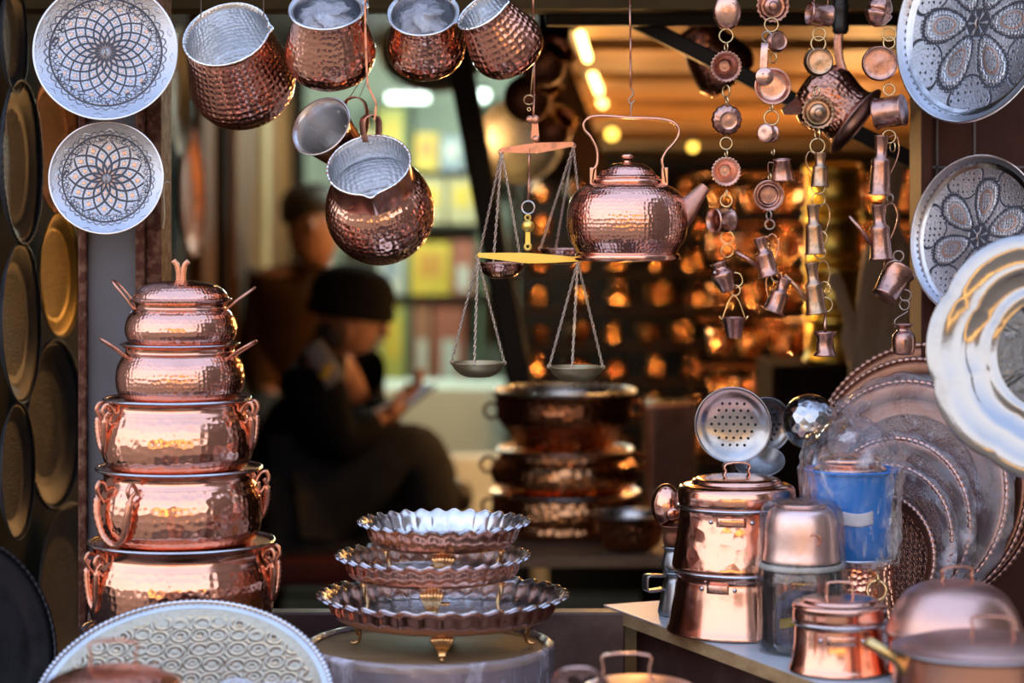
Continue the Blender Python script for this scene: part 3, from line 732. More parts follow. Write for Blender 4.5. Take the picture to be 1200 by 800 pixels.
# wooden table with the stack of big copper bowls
zt = .78
t = T('wooden_table', 'worn wooden table carrying the big copper bowls', 'table', (P(700, 0, 4.7).x, 4.5, .12))
b = MB(); b.box((-.20, 0, zt-.12-.022), (.24, .52, zt-.12), 0, .004); b.build('table_top', M_tablewood, t)
for sx in (-.18, .22):
    for sy in (.03, .49):
        b = MB(); b.box((sx-.018, sy-.018, 0), (sx+.018, sy+.018, zt-.145), 0, .002); b.build('leg', M_beam, t)
sd = 4.80; s = S(sd); bx = P(662, 0, sd).x
z = zt+.004
def handles(t, s, z, r, mat, n=2, ph=0.0, R=9, w=2.0):
    for k in range(n):
        a = ph+PI*k; b = MB(s); b.torus(R, w, ((r+R*.55)*math.cos(a), (r+R*.55)*math.sin(a), z-R*.3), (-math.sin(a), math.cos(a), .25), 20, 6); b.build('handle', mat, t)
t = T('copper_basin', 'lowest ribbed copper basin of the large stack on the wooden table', 'basin', (bx, sd, z), group='large copper basins')
b = MB(s); vessel(b, cat([(0, 0), (74, 0), (80, 6), (78, 14), (84, 18), (86, 30), (84, 44), (88, 48)], 4), 2, 56, 2); b.build('basin_body', [M_cop_back, M_tin], t); handles(t, s, 36, 86, M_cop_back2, 2, 3.4)
z2 = z+47*s
b = MB(s); b.lathe([(84, 46.5), (40, 46.8), (0, 47)], 48); b.build('lid', M_cop_back, t)
t = T('copper_basin', 'middle round copper basin of the large stack on the wooden table', 'basin', (bx, sd, z2+.004), group='large copper basins')
b = MB(s); vessel(b, cat([(0, 0), (72, 0), (86, 14), (86, 30), (76, 42), (80, 48)], 4), 2, 56, 2); b.build('basin_body', [M_cop_back, M_tin], t); handles(t, s, 34, 86, M_cop_back2, 2, 3.3)
b = MB(s); b.lathe([(77, 46.5), (40, 47), (0, 47.5)], 48); b.build('lid', M_cop_back, t)
z3 = z2+48.5*s
t = T('copper_bowl', 'dark copper bowl on top of the large stack of basins', 'bowl', (bx-.002, sd, z3+.007), group='large copper basins')
b = MB(s); vessel(b, cat([(0, 0), (52, 0), (58, 4), (66, 18), (78, 34), (80, 56), (84, 66)], 4), 2, 56, 2.2); b.build('bowl_body', [M_cop_back2, M_tin], t); handles(t, s, 46, 80, M_cop_back2, 2, 3.25)
t = T('copper_dish', 'shallow copper dish with silver inside beside the large basins', 'dish', (P(738, 0, 4.60).x, 4.575, z+.001))
b = MB(S(4.575)); vessel(b, cat([(0, 0), (28, 0), (36, 10), (43, 34), (46, 40)], 4), 1.8, 48, 2); b.build('dish_body', [M_cop_back2, M_tin], t)
# bagged wooden tray behind
p = P(785, 590, 5.16)
t = T('wrapped_tray', 'brown tray in clear plastic standing beside the large basins', 'tray', (p.x, 5.16, .12), Quaternion((0, 0, 1), .3))
h0 = P(0, 600, 5.16).z-.12; h1 = P(0, 468, 5.16).z-.12
b = MB(); b.box((-.05, -.01, h0), (.05, .01, h1-.01), 0, .006); b.build('tray_board', M_cop_tray, t)
b = MB(); b.box((-.06, -.022, h0), (.062, .022, h1), 0, .018); b.build('plastic_wrap', M_plastic, t)
b = MB(); b.box((-.05, -.05, 0), (.05, .05, h0), 0, .004); b.build('plinth', M_doordark, t)
# dark copper jugs hanging behind the right end of the top row
for (px, py, r, lab) in ((640, 72, 26, 'uppermost dark copper jug hanging behind the scale chain'), (622, 112, 28, 'middle dark copper jug hanging behind the scale chain'), (650, 150, 22, 'lowest dark copper jug hanging behind the scale chain')):
    dj = 4.6+(.30 if py > 140 else .16 if py > 100 else 0); p = P(px, py, dj); t = T('hanging_jug', lab, 'jug', p, face(AX(.5, -.55, .6)), 'dark jugs hanging inside the shop')
    k = r/26
    b = MB(S(dj)*k); vessel(b, cat([(0, -26), (18, -25), (27, -8), (22, 10), (15, 18), (20, 26)], 4), 1.5, 32, 1); b.build('jug_body', [M_cop_dark, M_cop_back2], t)
    b = MB(S(dj)*k); b.strap(cat([(18, 0, 20), (36, 0, 16), (36, 0, -4), (25, 0, -10)], 5), 5, 1.4); b.build('handle', M_cop_dark, t)
    b = MB(S(dj)); q = t.rotation_quaternion.inverted(); b.tube([(0, 0, 0), q @ Vector((0, 0, (1.80-p.z)/S(dj)))], .7, 5); b.build('hanging_wire', M_iron, t)
# ---------------------------------------------------------------- trays on the left wall
def tray_mesh(t, R, m_rim, m_face, beads=0, s=1.0, depth=.10, lip=True):
    b = MB(s)
    prof = [(0, -R*.02), (R*.70, -R*.02), (R*.78, 0), (R*.86, depth*R*.5), (R*.93, depth*R*.62), (R, depth*R)]
    mats = [1, 0, 0, 0, 0]
    back = [(R*.985, depth*R-1.2), (R*.92, depth*R*.62-1.4), (R*.78, -1.6), (0, -R*.02-1.6)]
    b.lathe(prof+back, 72, mats+[0]*4); b.build('tray_body', [m_rim, m_face], t)
    b = MB(s)
    if beads: b.torus(R, R*.022, (0, 0, depth*R), segs=beads*4, ms=6, mod=lambda th: .72+.55*abs(math.sin(th*beads/2)))
    else: b.torus(R, R*.013, (0, 0, depth*R), segs=72, ms=6)
    b.build('beaded_rim' if beads else 'rim', m_rim, t)
M_brass_dim = metal('dim brass', (.36, .25, .07), .32, var=.4, met=.8, spec=.2)
M_f1 = chased('dark chased tray', .13, (.05, .053, .06), .72, (.02, .02, .021), 12, .40, met=.5)
M_f2 = chased('copper chased tray', .13, (.22, .09, .05), .72, (.07, .03, .02), 12, .40, met=.7)
M_f3 = chased('brass chased tray', .13, (.28, .19, .045), .72, (.11, .07, .02), 12, .34, met=.8)
M_f4 = chased('grey chased tray', .13, (.15, .15, .145), .72, (.05, .05, .05), 12, .40, met=.5)
WT = [(12, 45, 130, 'dark', 0, 0, 'dark tray at the upper end of the left wall above the long tarnished tray'),
      (17, 190, 192, 'dark', 60, .02, 'long tarnished tray on the left wall beside the brown copper tray'),
      (17, 378, 188, 'dark', 0, .02, 'dark tray at middle height on the left wall left of the brass tray'),
      (14, 552, 160, 'dark', 0, .02, 'dark tray low on the left wall left of the bead rimmed tray'),
      (60, 165, 170, 'copper', 0, .12, 'brown copper tray on the left wall partly behind the engraved plates'),
      (65, 322, 146, 'brass', 0, .12, 'golden brass tray with bright glints on the left wall'),
      (56, 497, 196, 'dark', 70, .12, 'dark tray with a beaded bright rim on the left wall'),
      (72, 690, 200, 'grey', 0, .15, 'plain grey tray standing low behind the pot tower'),
      (204, 108, 150, 'grey', 40, .03, 'grey bead edged tray hanging just right of the door post'),
      (219, 226, 148, 'copper', 30, .03, 'dark copper tray hanging right of the post below the grey one')]
for (px, py, h, kind, beads, yaw, lab) in WT:
    d = -(XL+.03)*F/(600-px); p = P(px, py, d); s = S(d)
    t = T('wall_tray', lab, 'tray', p, face(Vector((1, -.02-yaw, .02))), 'trays along the left wall')
    mr, mf = {'dark': (M_dark_tray, M_f1), 'copper': (M_cop_dark, M_f2), 'brass': (M_brass_dim, M_f3), 'grey': (M_grey_tray, M_f4)}[kind]
    tray_mesh(t, h/2, mr, mf, beads, s)
d = 3.35; p = P(-32, 752, d)
t = T('wall_tray', 'large dark beaded tray leaning at the lower left corner', 'tray', p, face(Vector((.80, -.52, .30))), 'trays along the left wall')
tray_mesh(t, 120, M_dark_tray, M_dark_tray, 80, S(d))

# ---------------------------------------------------------------- engraved plates on posts
def plate(name, lab, px, py, R, d, m_face, m_body, ax, edge=.74, depth=.10, spin=0):
    s = S(d); t = T(name, lab, 'plate', P(px, py, d), face(ax, spin))
    b = MB(s)
    prof = [(0, 0), (R*.4, 0), (R*edge, 0), (R*(edge+.05), R*depth*.35), (R*.93, R*depth*.72), (R*.975, R*depth)]
    back = [(R, R*depth*1.0), (R*.99, R*depth*.8), (R*.8, -R*.02), (0, -R*.03)]
    b.lathe(prof, 96, 0); b.build('engraved_face', m_face, t)
    b = MB(s); b.lathe([(R*.972, R*depth*.985), (R*.985, R*depth*1.06), (R, R*depth)]+back, 96); b.build('rim', m_body, t)
    b = MB(s); b.torus(R*.07, R*.014, (0, 0, -R*.05), (1, 0, .2), 14, 5); b.build('hanging_loop', M_iron, t)
    return t
R1 = 84*S(3.47); R2 = 66.5*S(3.47)
plate('engraved_plate', 'large engraved tin plate at top of the grey post', 124, 61, 84, 3.50, engraved_rosette('engraved rosette large', R1, 16, .26, .78), M_rim, AX(.10, -.22, 1), .78, spin=.1)
plate('engraved_plate', 'smaller engraved tin plate with copper dots below the large one on the post', 125, 209, 67, 3.50, engraved_rosette('engraved rosette small', R2, 12, .23, .78, copper=.9), M_rim, AX(.06, -.16, 1), .78, spin=.2)
plate('paisley_plate', 'large silver plate embossed with paisley petals at the upper right', 1146, 27, 122, 3.47, engraved_paisley('paisley large', 122*S(3.47), 6, .52), M_aluminium, AX(-.79, -.17, .59), .86, .08)
plate('paisley_plate', 'silver paisley plate hanging lower on the brown right panel', 1147, 277, 96, 3.50, engraved_paisley('paisley small', 96*S(3.5), 6, .15), M_aluminium, AX(-.74, -.13, .66), .86, .08)
# a bent steel hook on the post edge
b = MB(S(3.56)); b.strap(cat([(0, 0, 0), (-6, -1, 1), (-8, -1, -6), (-7, -1, -40), (-9, -1, -54)], 4), 3, 1.2)
o = b.build('hanging_hook', M_steel); o.location = P(200, 214, 3.56); tag(o, 'thin bent steel hook sticking out of the right post edge', 'hook')

# ---------------------------------------------------------------- copper pots hanging along the top
def hang_wires(t, s, pts, up, m=M_iron, r=.7):
    q = t.rotation_quaternion.inverted()
    for k, p in enumerate(pts):
        b = MB(s); ln = (1.862-(t.location.z+(t.rotation_quaternion @ Vector(p)).z*s))/s; b.tube([p, Vector(p)+q @ Vector((up[0], up[1], ln))], r, 6); b.build('hanging_wire', m, t)
def hpot(name, lab, mx, my, ax, prof, s, d, mo, mi, spout=None, segs=72, rim=1.5, spin=0.0):
    t = T(name, lab, 'pot', P(mx, my, d), face(ax, spin), None)
    sp = None
    n = len(prof)
    if spout is not None:
        def sp(th, i, n=n):
            dd = (th-spout+PI) % (2*PI)-PI; k = max(0, 1-abs(i-(n-1))/7.0)
            return 1+.10*k*math.exp(-(dd/.10)**2)
    b = MB(s); vessel(b, prof, 1.6, segs, rim, rmod=sp); b.build('pot_body', [mo, mi], t)
    return t
d = 3.47; s = S(d)
pr1 = cat([(0, -124), (28, -122), (52, -110), (63, -88), (62, -66), (56, -38), (51, -14), (49, -5), (52, 0)], 5)
t = hpot('hanging_pot', 'largest finely hammered copper pot of the top row with silver inside', 265, 40, AX(-.16, -.66, .74), pr1, s, d, M_cop_hr, M_tin_h, .15)
hang_wires(t, s, [(-38, 30, 0), (40, 28, 0)], (0, 0, 70))
d = 3.41; s = S(d)
pr2 = cat([(0, -100), (22, -98), (44, -88), (54, -66), (52, -48), (44, -22), (41, -9), (41, -3), (45, 0)], 5)
t = hpot('hanging_pot', 'glossy hammered copper pot with plastic inside hanging left of the flat chain', 383, 10, AX(-.02, -.80, .62), pr2, s, d, M_cop_h, M_tin, .12)
hang_wires(t, s, [(-30, 26, 0), (30, 26, 0)], (0, 0, 60))
b = MB(s); b.lathe(cat([(0, -26), (20, -30), (28, -12), (14, -2), (0, -4)], 5), 20, 0, rmod=lambda th, i: 1+.28*math.sin(3*th+i)+.15*math.sin(7*th)); b.build('plastic_liner', M_plastic_hz, t)
d = 3.44; s = S(d)
pr3 = cat([(0, -84), (20, -82), (40, -72), (47, -54), (45, -38), (39, -18), (38, -7), (39, -2), (42, 0)], 5)
t = hpot('hanging_pot', 'round hammered copper pot stuffed with clear plastic right of the flat chain', 496, 15, AX(-.04, -.72, .70), pr3, s, d, M_cop_h, M_tin, 5.9)
hang_wires(t, s, [(-30, 22, 0), (30, 22, 0)], (0, 0, 60))
b = MB(s); b.lathe(cat([(0, -30), (18, -32), (25, -14), (12, 2), (0, 6)], 5), 20, 0, rmod=lambda th, i: 1+.30*math.sin(3*th+i)+.15*math.sin(7*th)); b.build('plastic_liner', M_plastic_hz, t)
d = 3.39; s = S(d)
pr4 = cat([(0, -88), (18, -86), (36, -78), (45, -60), (43, -42), (36, -18), (33, -6), (34, 0)], 5)
t = hpot('hanging_pot', 'ridged copper pot tilted sideways at the right end of the top row', 566, 12, AX(-.50, -.72, .50), pr4, s, d, M_cop_hr, M_tin_h, .3)
hang_wires(t, s, [(-20, 24, 0), (22, 20, 0)], (0, 0, 60))
# small cone mug
d = 3.56; s = S(d)
ax = AX(-.42, -.46, .78)
t = T('hanging_mug', 'small smooth copper mug with silver inside hanging behind the round jug', 'mug', P(376, 148, d), face(ax))
b = MB(s); vessel(b, [(0, -92), (20, -92), (21, -90), (25, -60), (33, -14), (35, -5), (38.5, 0)], 1.5, 64, 1.4); b.build('mug_body', [M_cop, M_tin_l], t)
q = t.rotation_quaternion.inverted()
L = lambda dx, dy, dz=0: q @ Vector((dx, dz, -dy))
b = MB(s); b.strap([L(x-376, y-148, zz) for x, y, zz in cat([(402, 124, 8), (408, 116, 2), (418, 114, 0), (427, 120, 0), (430, 134, 4), (428, 152, 14), (418, 176, 30)], 5)], 8, 1.8, side=L(.45, .1, 1)); b.build('handle', M_cop_wire, t)
b = MB(s); b.tube([L(34, -34), L(50, -60), L(56, -245)], .5, 5); b.build('hanging_wire', M_iron, t)
b = MB(s); b.tube([L(45, -34), L(54, -55), L(56, -245)], .5, 5); b.build('hanging_wire', M_iron, t)
for (x, y) in ((396, 131), (405, 148)):
    b = MB(s); b.ball(L(x-376, y-148, 12), 2.4, 10, sc3=(1, .6, 1)); b.build('rivet', M_tin, t)
# big round jug
d = 3.38; s = S(d)
ax = AX(-.13, -.70, .70)
prj = cat([(0, -142), (18, -140), (44, -126), (62, -98), (65, -72), (58, -46), (49.5, -34), (47.5, -28), (47.5, -10), (50, 0)], 6)
t = T('hanging_jug', 'big round hammered copper jug with pouring lip hanging from flat chain', 'jug', P(432, 193, d), face(ax))
npj = len(prj); q = t.rotation_quaternion.inverted()
lv = q @ Vector((.06, -1, -.5)); lip = math.atan2(lv.y, lv.x)
def lipm(th, i):
    dd = (th-lip+PI) % (2*PI)-PI; k = max(0, 1-abs(i-(npj-1))/9.0)
    return 1+.13*k*math.exp(-(dd/.13)**2)
b = MB(s); vessel(b, prj, 1.6, 96, 1.4, rmod=lipm)
prof_n = len(prj)
for i, zavg in enumerate(b.f): pass
b.build('jug_body', [M_cop_h, M_tin_h], t)
b = MB(s); b.lathe([(49.2, -2), (48.4, -10), (48.3, -28), (50, -33.5)], 96, 0, rmod=lambda th, i: 1+.13*max(0, 1-i/4)*math.exp(-(((th-lip+PI) % (2*PI)-PI)/.13)**2)); b.build('neck_band', M_cop_brush, t)
L = lambda dx, dy, dz=0: q @ Vector((dx, dz, -dy))
b = MB(s); b.strap([L(x-432, y-193, zz) for x, y, zz in cat([(427, 166, 26), (424, 152, 22), (425, 138, 20), (433, 134, 22), (441, 138, 26), (442, 152, 34), (440, 166, 44)], 5)], 13, 1.8, side=L(.55, .0, -.8)); b.build('handle', M_cop_wire, t)
b = MB(s); b.ball(L(0, -25, 30), 3, 10, sc3=(1, .7, 1)); b.build('rivet', M_tin, t)
# its chain of flat links
d2 = 3.40
pts = [(428, -112), (428, -84), (428, -54), (428, -26), (428, 4), (428, 30), (429, 58), (430, 86), (431, 100), (441, 122), (439, 142)]
t = T('link_chain', 'long copper chain of flat links holding the round jug', 'chain', P(428, -112, d2))
for (a, c) in zip(pts[:-1], pts[1:]):
    b = MB(S(d2)); b.bar(((a[0]-428), 0, -(a[1]+112)), ((c[0]-428), 0, -(c[1]+112)+1), 2.4, 3.0, up=(0, 1, 0)); b.torus(2.4, .7, ((a[0]-428), 0, -(a[1]+112)), (1, 0, 0), 10, 5); b.build('link', M_cop_wire, t)

# ---------------------------------------------------------------- pot tower
d = 3.36; s = S(d)
def zpx(py, d): return CZ-(py-HY)*S(d)
TX = lambda px: (px-600)*S(d)
def fit(prof, rm, seg=6): return cat(prof, seg)
def wire_handle(t, s, side, r, z, up=24, out=30, half=13, ph=0.0):
    # one bent wire loop rising outward from the neck
    pts = cat([(r-1, -half, z), (r+out*.45, -half*1.1, z+up*.5), (r+out, -half*.8, z+up), (r+out+4, 0, z+up+3), (r+out, half*.8, z+up), (r+out*.45, half*1.1, z+up*.5), (r-1, half, z)], 5)
    M = Matrix.Rotation(ph+(0 if side > 0 else PI), 4, 'Z')
    b = MB(s); b.tube([M @ Vector(p) for p in pts], 1.6, 8); h = b.build('handle', M_cop_wire, t)
    for sg in (-half, half):
        b = MB(s); b.ball(M @ Vector((r+1.5, sg, z-4)), 2.6, 10); b.build('rivet', M_tin, h)
def ring_handle(t, s, ph, r, z, w=15, drop=46, R=8.5, tw=True, lean=7):
    # two eyes on the shoulder and a hanging twisted bail between them
    M = Matrix.Rotation(ph, 4, 'Z')
    pts = cat([(r+6, -w-5, z+1), (r+10, -w-2, z-6), (r+lean+4, -w*.98, z-drop*.45), (r+lean+2, -w*.62, z-drop*.86), (r+lean, 0, z-drop), (r+lean+2, w*.62, z-drop*.86), (r+lean+4, w*.98, z-drop*.45), (r+10, w+2, z-6), (r+6, w+5, z+1)], 7)
    n = len(pts)
    rr = [(2.5+(1.7 if 8 < i < n-9 else 0))*(.86+.28*(i % 2)) if tw else 2.6 for i in range(n)]
    b = MB(s); b.tube([M @ Vector(p) for p in pts], rr, 8); h = b.build('bail_handle', M_cop_wire, t)
    for sg in (-1, 1):
        pts = cat([(r-4, sg*w, z-6), (r+3, sg*w, z+7), (r+9, sg*w, z+9), (r+13, sg*w, z+2), (r+10, sg*w, z-6), (r+3, sg*w, z-16), (r-1, sg*w, z-24)], 5)
        b = MB(s); b.tube([M @ Vector(p) for p in pts], 2.5, 7); b.build('handle_eye', M_cop_wire, h)
tower = [
 # base y, rim y, centre x, body profile (r, z up from base in px)
 ('fifth', 845, 737, 212, [(0, 0), (104, 0), (112, 10), (119, 44), (119, 76), (112, 104), (109, 115), (111, 121), (117, 125)], 'lowest copper pot of the tower, hidden by the beaded tray', M_cop_t),
 ('fourth', 727, 640, 213, [(0, 0), (94, 0), (102, 6), (108, 26), (109, 50), (104, 66), (101, 74), (103, 80), (109, 86)], 'widest visible copper pot of the tower, directly above the beaded tray', M_cop_t),
 ('third', 638, 557, 210, [(0, 0), (86, 0), (93, 8), (97, 28), (96, 50), (90, 64), (87, 71), (89, 76), (97, 81)], 'copper pot of the tower with a twisted handle hanging at its front left', M_cop_t),
 ('second', 556, 477, 208, [(0, 0), (78, 0), (85, 8), (89, 26), (87, 48), (81, 62), (78, 69), (79, 73), (86, 78)], 'copper pot of the tower with silver rim just below the two small pots', M_cop_t),
 ('first', 474, 414, 211, [(0, 0), (66, 0), (72, 6), (75, 20), (73, 36), (66, 48), (63, 52), (64, 56), (70, 60)], 'second copper pot from top of the tower, without its own lid', M_cop_hs),
 ('top', 410, 362, 212, [(0, 0), (58, 0), (63, 6), (65.5, 16), (62, 30), (55, 38), (53, 41), (54, 44), (58, 48)], 'topmost small lidded copper pot of the tower', M_cop_hs)]
zb = .7035
for i, (nm, yb, yr, cx, pr, lab, mo) in enumerate(tower):
    tgt = {0: 125.8, 1: 100.5, 2: 85.3, 3: 80.3, 4: 63.9, 5: 50.2}[i]; kz = tgt/pr[-1][1]; pr = [(r, zz*kz) for r, zz in pr]
    H = pr[-1][1]
    z = zb
    t = T('copper_pot', lab, 'pot', (TX(cx), d, z), None, 'copper pots of the tower')
    pr_s = cat(pr, 5)
    # hammered belly and smooth neck
    b = MB(s); vessel(b, pr_s, 1.8, 96, 2.0 if i < 4 else 1.2)
    b.build('pot_body', [mo, M_rim], t)
    rr = pr[-1][0]
    if i < 5:
        b = MB(s); b.lathe([(rr-3, H-3), (rr-7, H-2.4), (rr-14, H-2.2), (0, H-2)], 64); b.build('flat_lid', M_cop_brush, t)
    nb = [(r+.35, zz) for r, zz in cat(pr[-4:], 5)][:-1]
    b = MB(s); b.lathe(nb, 96); b.build('neck_band', M_cop, t)
    zb = z+(H+.3)*s
    if i == 5: zt_top = z
    shoulder = pr[4]
    if i == 0: ring_handle(t, s, PI+.25, 110, 100); ring_handle(t, s, .1, 110, 100)
    if i == 1: ring_handle(t, s, PI+.55, 101, 83, 14, 54); ring_handle(t, s, -.12, 101, 85, 14, 50)
    if i == 2: ring_handle(t, s, PI+.87, 89, 66, 27, 62, lean=9); ring_handle(t, s, .35, 89, 70, 22, 46)
    if i == 3: ring_handle(t, s, PI+.42, 80, 68, 14, 46); ring_handle(t, s, -.10, 80, 68, 13, 44)
    if i == 4: wire_handle(t, s, -1, 64, 49, 20, 26, 12, .35); wire_handle(t, s, 1, 64, 49, 16, 24, 12, -.2)
    if i == 5: wire_handle(t, s, -1, 54, 40, 30, 24, 10, -.1); wire_handle(t, s, 1, 54, 40, 22, 28, 10, .1)
    if i == 5:
        b = MB(s); b.lathe(cat([(59, H-.3), (60, H+2), (56, H+3.5), (54, H+8), (44, H+17), (26, H+22), (8, H+24), (0, H+24)], 4), 72)
        lid = b.build('lid', M_cop_hs, t)
        b = MB(s); b.strap(cat([(-2.4, 0, H+20), (-2.8, 0, H+32), (-5, 0, H+42), (-9, 0, H+47)], 4), 7, 6); b.strap(cat([(2.4, 0, H+20), (2.8, 0, H+32), (5, 0, H+42), (9, 0, H+46)], 4), 7, 6); b.build('forked_knob', M_cop_wire, lid)

# ---------------------------------------------------------------- scalloped dishes on the wrapped tin
d = 3.30; s = S(d)
z_tin = zpx(756, d)
cx = 503
t = T('wrapped_tin', 'wide round copper tin wrapped in clear plastic under the scalloped dishes', 'tin', ((cx-600)*s, d, .7018))
Ht = (z_tin-.7018)/s
b = MB(s); b.lathe([(0, 0), (134, 0), (138, 3), (138, Ht-8), (139, Ht-5)], 96); b.build('tin_body', M_cop_brush, t)
b = MB(s); b.lathe([(139.5, Ht-7), (139.5, Ht-3), (136, Ht-1), (0, Ht)], 96); b.build('lid', M_tintop, t)
b = MB(s); b.lathe(cat([(141, 2), (144, 20), (145, Ht*.6), (146, Ht-8), (146, Ht+2), (141, Ht+5), (134, Ht+1.5)], 5), 120, 0, rmod=lambda th, i: 1+.006*math.sin(23*th+i*.6)+.004*math.sin(57*th-i*.9)); b.build('plastic_wrap', M_plastic_tin, t)
def dish(lab, cx, z, R, r0, H, nfl, feet, fr, fh, m=M_cop, rot=0.0):
    t = T('scalloped_dish', lab, 'dish', ((cx-600)*s, d, z), Quaternion((0, 0, 1), rot), 'scalloped copper dishes on lion feet')
    pr = cat([(0, fh), (r0*.6, fh), (r0, fh+1), (r0+(R-r0)*.50, fh+H*.34), (R*.955, fh+H*.80), (R, fh+H)], 6); n = len(pr)
    def wt(i): 
        k = i if i < n else 2*n-1-i
        return min(1, max(0, (k-n*.22)/(n*.30)))
    rm = lambda th, i: 1+.034*wt(i)*abs(math.cos(nfl*th/2))
    zm = lambda th, i: 1.9*max(0, wt(i)-.6)/.4*math.cos(nfl*th)
    b = MB(s); vessel(b, pr, 1.5, nfl*10, 1.2, rmod=rm, zmod=zm); b.build('dish_body', [m, M_tin], t)
    b = MB(s); b.lathe([(R*1.0, fh+H), (R*1.022, fh+H+.4), (R*1.04, fh+H-1.0)], nfl*10, 0, rmod=lambda th, i: 1+.034*abs(math.cos(nfl*th/2))+.006*math.cos(nfl*th), zmod=lambda th, i: 1.9*math.cos(nfl*th)); b.build('crimped_edge', M_rim, t)
    for a in feet:
        M = Matrix.Rotation(a, 4, 'Z')
        b = MB(s)
        pts = cat([(fr+1, 0, fh+3), (fr+5, 0, fh*.72), (fr+2, 0, fh*.40), (fr+4, 0, fh*.14), (fr+11, 0, 1.6)], 5)
        wd = [9, 13, 10, 6.0, 5.0]; wds = [w_[0] for w_ in cat([(w,) for w in wd], 5)]
        # cast foot: broad palmette knee narrowing to a curled toe
        k = len(pts)
        b.strap([M @ Vector(p) for p in pts], [w*1.25 for w in wds], 4, side=M @ Vector((0, 1, 0)))
        for j in range(7):
            yy = (j-3)*3.9
            b.tube([M @ Vector((fr+6.5-abs(j-3)*.5, yy*1.0, fh*.98-abs(j-3)*1.0)), M @ Vector((fr+8.2-abs(j-3)*.7, yy*.95, fh*.80)), M @ Vector((fr+5.0, yy*.45, fh*.42))], [2.7, 2.9, 1.3], 6)
        b.ball(M @ Vector((fr+8, 0, fh*.82)), 3.4, 10); b.ball(M @ Vector((fr+11, 0, 2.6)), 2.6, 10)
        b.build('lion_foot', M_gold, t)
    return t
F4 = [-PI/2+.02, 0, PI, PI/2]
zd3 = z_tin+.0008
dish('largest scalloped copper dish, lowest of three stacked on the wrapped tin', 519, zd3, 138, 116, 30, 34, F4, 95, 30)
zd2 = zd3+(30+4.5)*s
dish('middle scalloped copper dish, between the largest and the smallest', 507, zd2, 107, 90, 27, 32, F4, 74, 44)
zd1 = zd2+(44+4.5)*s
dish('smallest scalloped copper dish, topmost of the stack', 520, zd1, 95, 75, 29, 30, F4, 61, 33)

# ---------------------------------------------------------------- foreground left: embossed tray and lidded pot
d = 3.019; s = S(d)
t = T('beaded_tray', 'large silver embossed tray with beaded rim leaning before the pot tower', 'tray', P(215, 831, d), face(Vector((0, -.545, .839))))
def embossed():
    nt = NT('embossed silver with gold reflection'); vec, r, th = polar(nt, 178*s)
    v = nt.voro(vec, 7.5, .35); w = nt.math('SINE', nt.math('MULTIPLY', v, 24.0)); n = nt.noise(vec, 30, 3)
    ins = nt.ss(r, .86, .88, 1, 0)
    c = nt.mix(nt.math('MULTIPLY', nt.ss(n, .4, .7), .35), (.52, .45, .33), (.30, .25, .17))  # beige gold colour stands in for warm reflections on the silver
    h = nt.math('MULTIPLY', nt.math('ADD', nt.ss(v, 0, .4, 1, 0), nt.math('MULTIPLY', w, .25)), ins)
    return nt.principled(c, 1.0, .30, nt.bump(n, .12, .003, nt.bump(h, .8, .004)))
b = MB(s); R = 177
b.lathe([(0, 0), (R*.5, 0), (R*.86, 0), (R*.88, 2), (R*.93, 7), (R*.975, 9)], 96, 0); b.build('tray_face', embossed(), t)
b = MB(s); b.lathe([(R*.93, 7.2), (R*.98, 9.5), (R, 7), (R*.9, 0), (R*.86, -2), (0, -2)], 96); b.build('tray_back', M_aluminium, t)
b = MB(s); b.torus(R*.985, 3.6, (0, 0, 9), segs=150*4, ms=6, mod=lambda th: .65+.5*abs(math.sin(th*75))); b.build('beaded_rim', M_aluminium, t)
b = MB(s); b.lathe(cat([(0, 9), (60, 10), (105, 8), (112, 2)], 4), 40, 0, rmod=lambda th, i: 1+.16*math.sin(2*th+.6)+.07*math.sin(9*th), zmod=lambda th, i: 3*math.sin(5*th+i*1.3), M=Matrix.Translation(Vector((52, -62, 0)))); b.build('plastic_sheet', M_plastic_hz, t)
d = 2.76; s = S(d)
t = T('lidded_copper_pot', 'dark lidded copper pot in front of the embossed tray', 'pot', ((133-600)*s, d, .7018))
Hp = (zpx(800, d)-.7018)/s
b = MB(s); vessel(b, cat([(0, 0), (72, 0), (76, 4), (78, Hp*.5), (77, Hp-4), (78, Hp)], 5), 2, 72, 1.6); b.build('pot_body', [M_cop, M_tin], t)
b = MB(s); b.lathe(cat([(79, Hp+.6), (75, Hp+4), (54, Hp+13), (24, Hp+18), (0, Hp+19)], 5), 72); lid = b.build('lid', M_cop_hd, t)
def lid_strap(t, s, z, half, h, w, m, flare=9, side=(0, 1, 0), cx=0, cy=0, rot=0.0, thick=2.2, rv=True):
    M = Matrix.Translation((cx, cy, 0)) @ Matrix.Rotation(rot, 4, 'Z')
    pts = [(-half-flare, 0, z-2.5), (-half-flare*.4, 0, z), (-half, 0, z+5), (-half+1, 0, z+h*.5), (-half-1, 0, z+h-4), (-half+2, 0, z+h), (half-2, 0, z+h), (half+1, 0, z+h-4), (half-1, 0, z+h*.5), (half, 0, z+5), (half+flare*.4, 0, z), (half+flare, 0, z-2.5)]
    b = MB(s); b.strap([M @ Vector(p) for p in cat(pts, 3)], w, thick, side=M.to_3x3() @ Vector((0, 1, 0))); h_ = b.build('strap_handle', m, t)
    if rv:
        for sg in (-1, 1):
            b = MB(s); b.ball(M @ Vector((sg*(half+flare*.75), 0, z-.5)), 2.4, 10, sc3=(1, 1, .6)); b.build('rivet', M_tin, h_)
lid_strap(lid, s, Hp+15, 27, 33, 10, M_cop_wire)
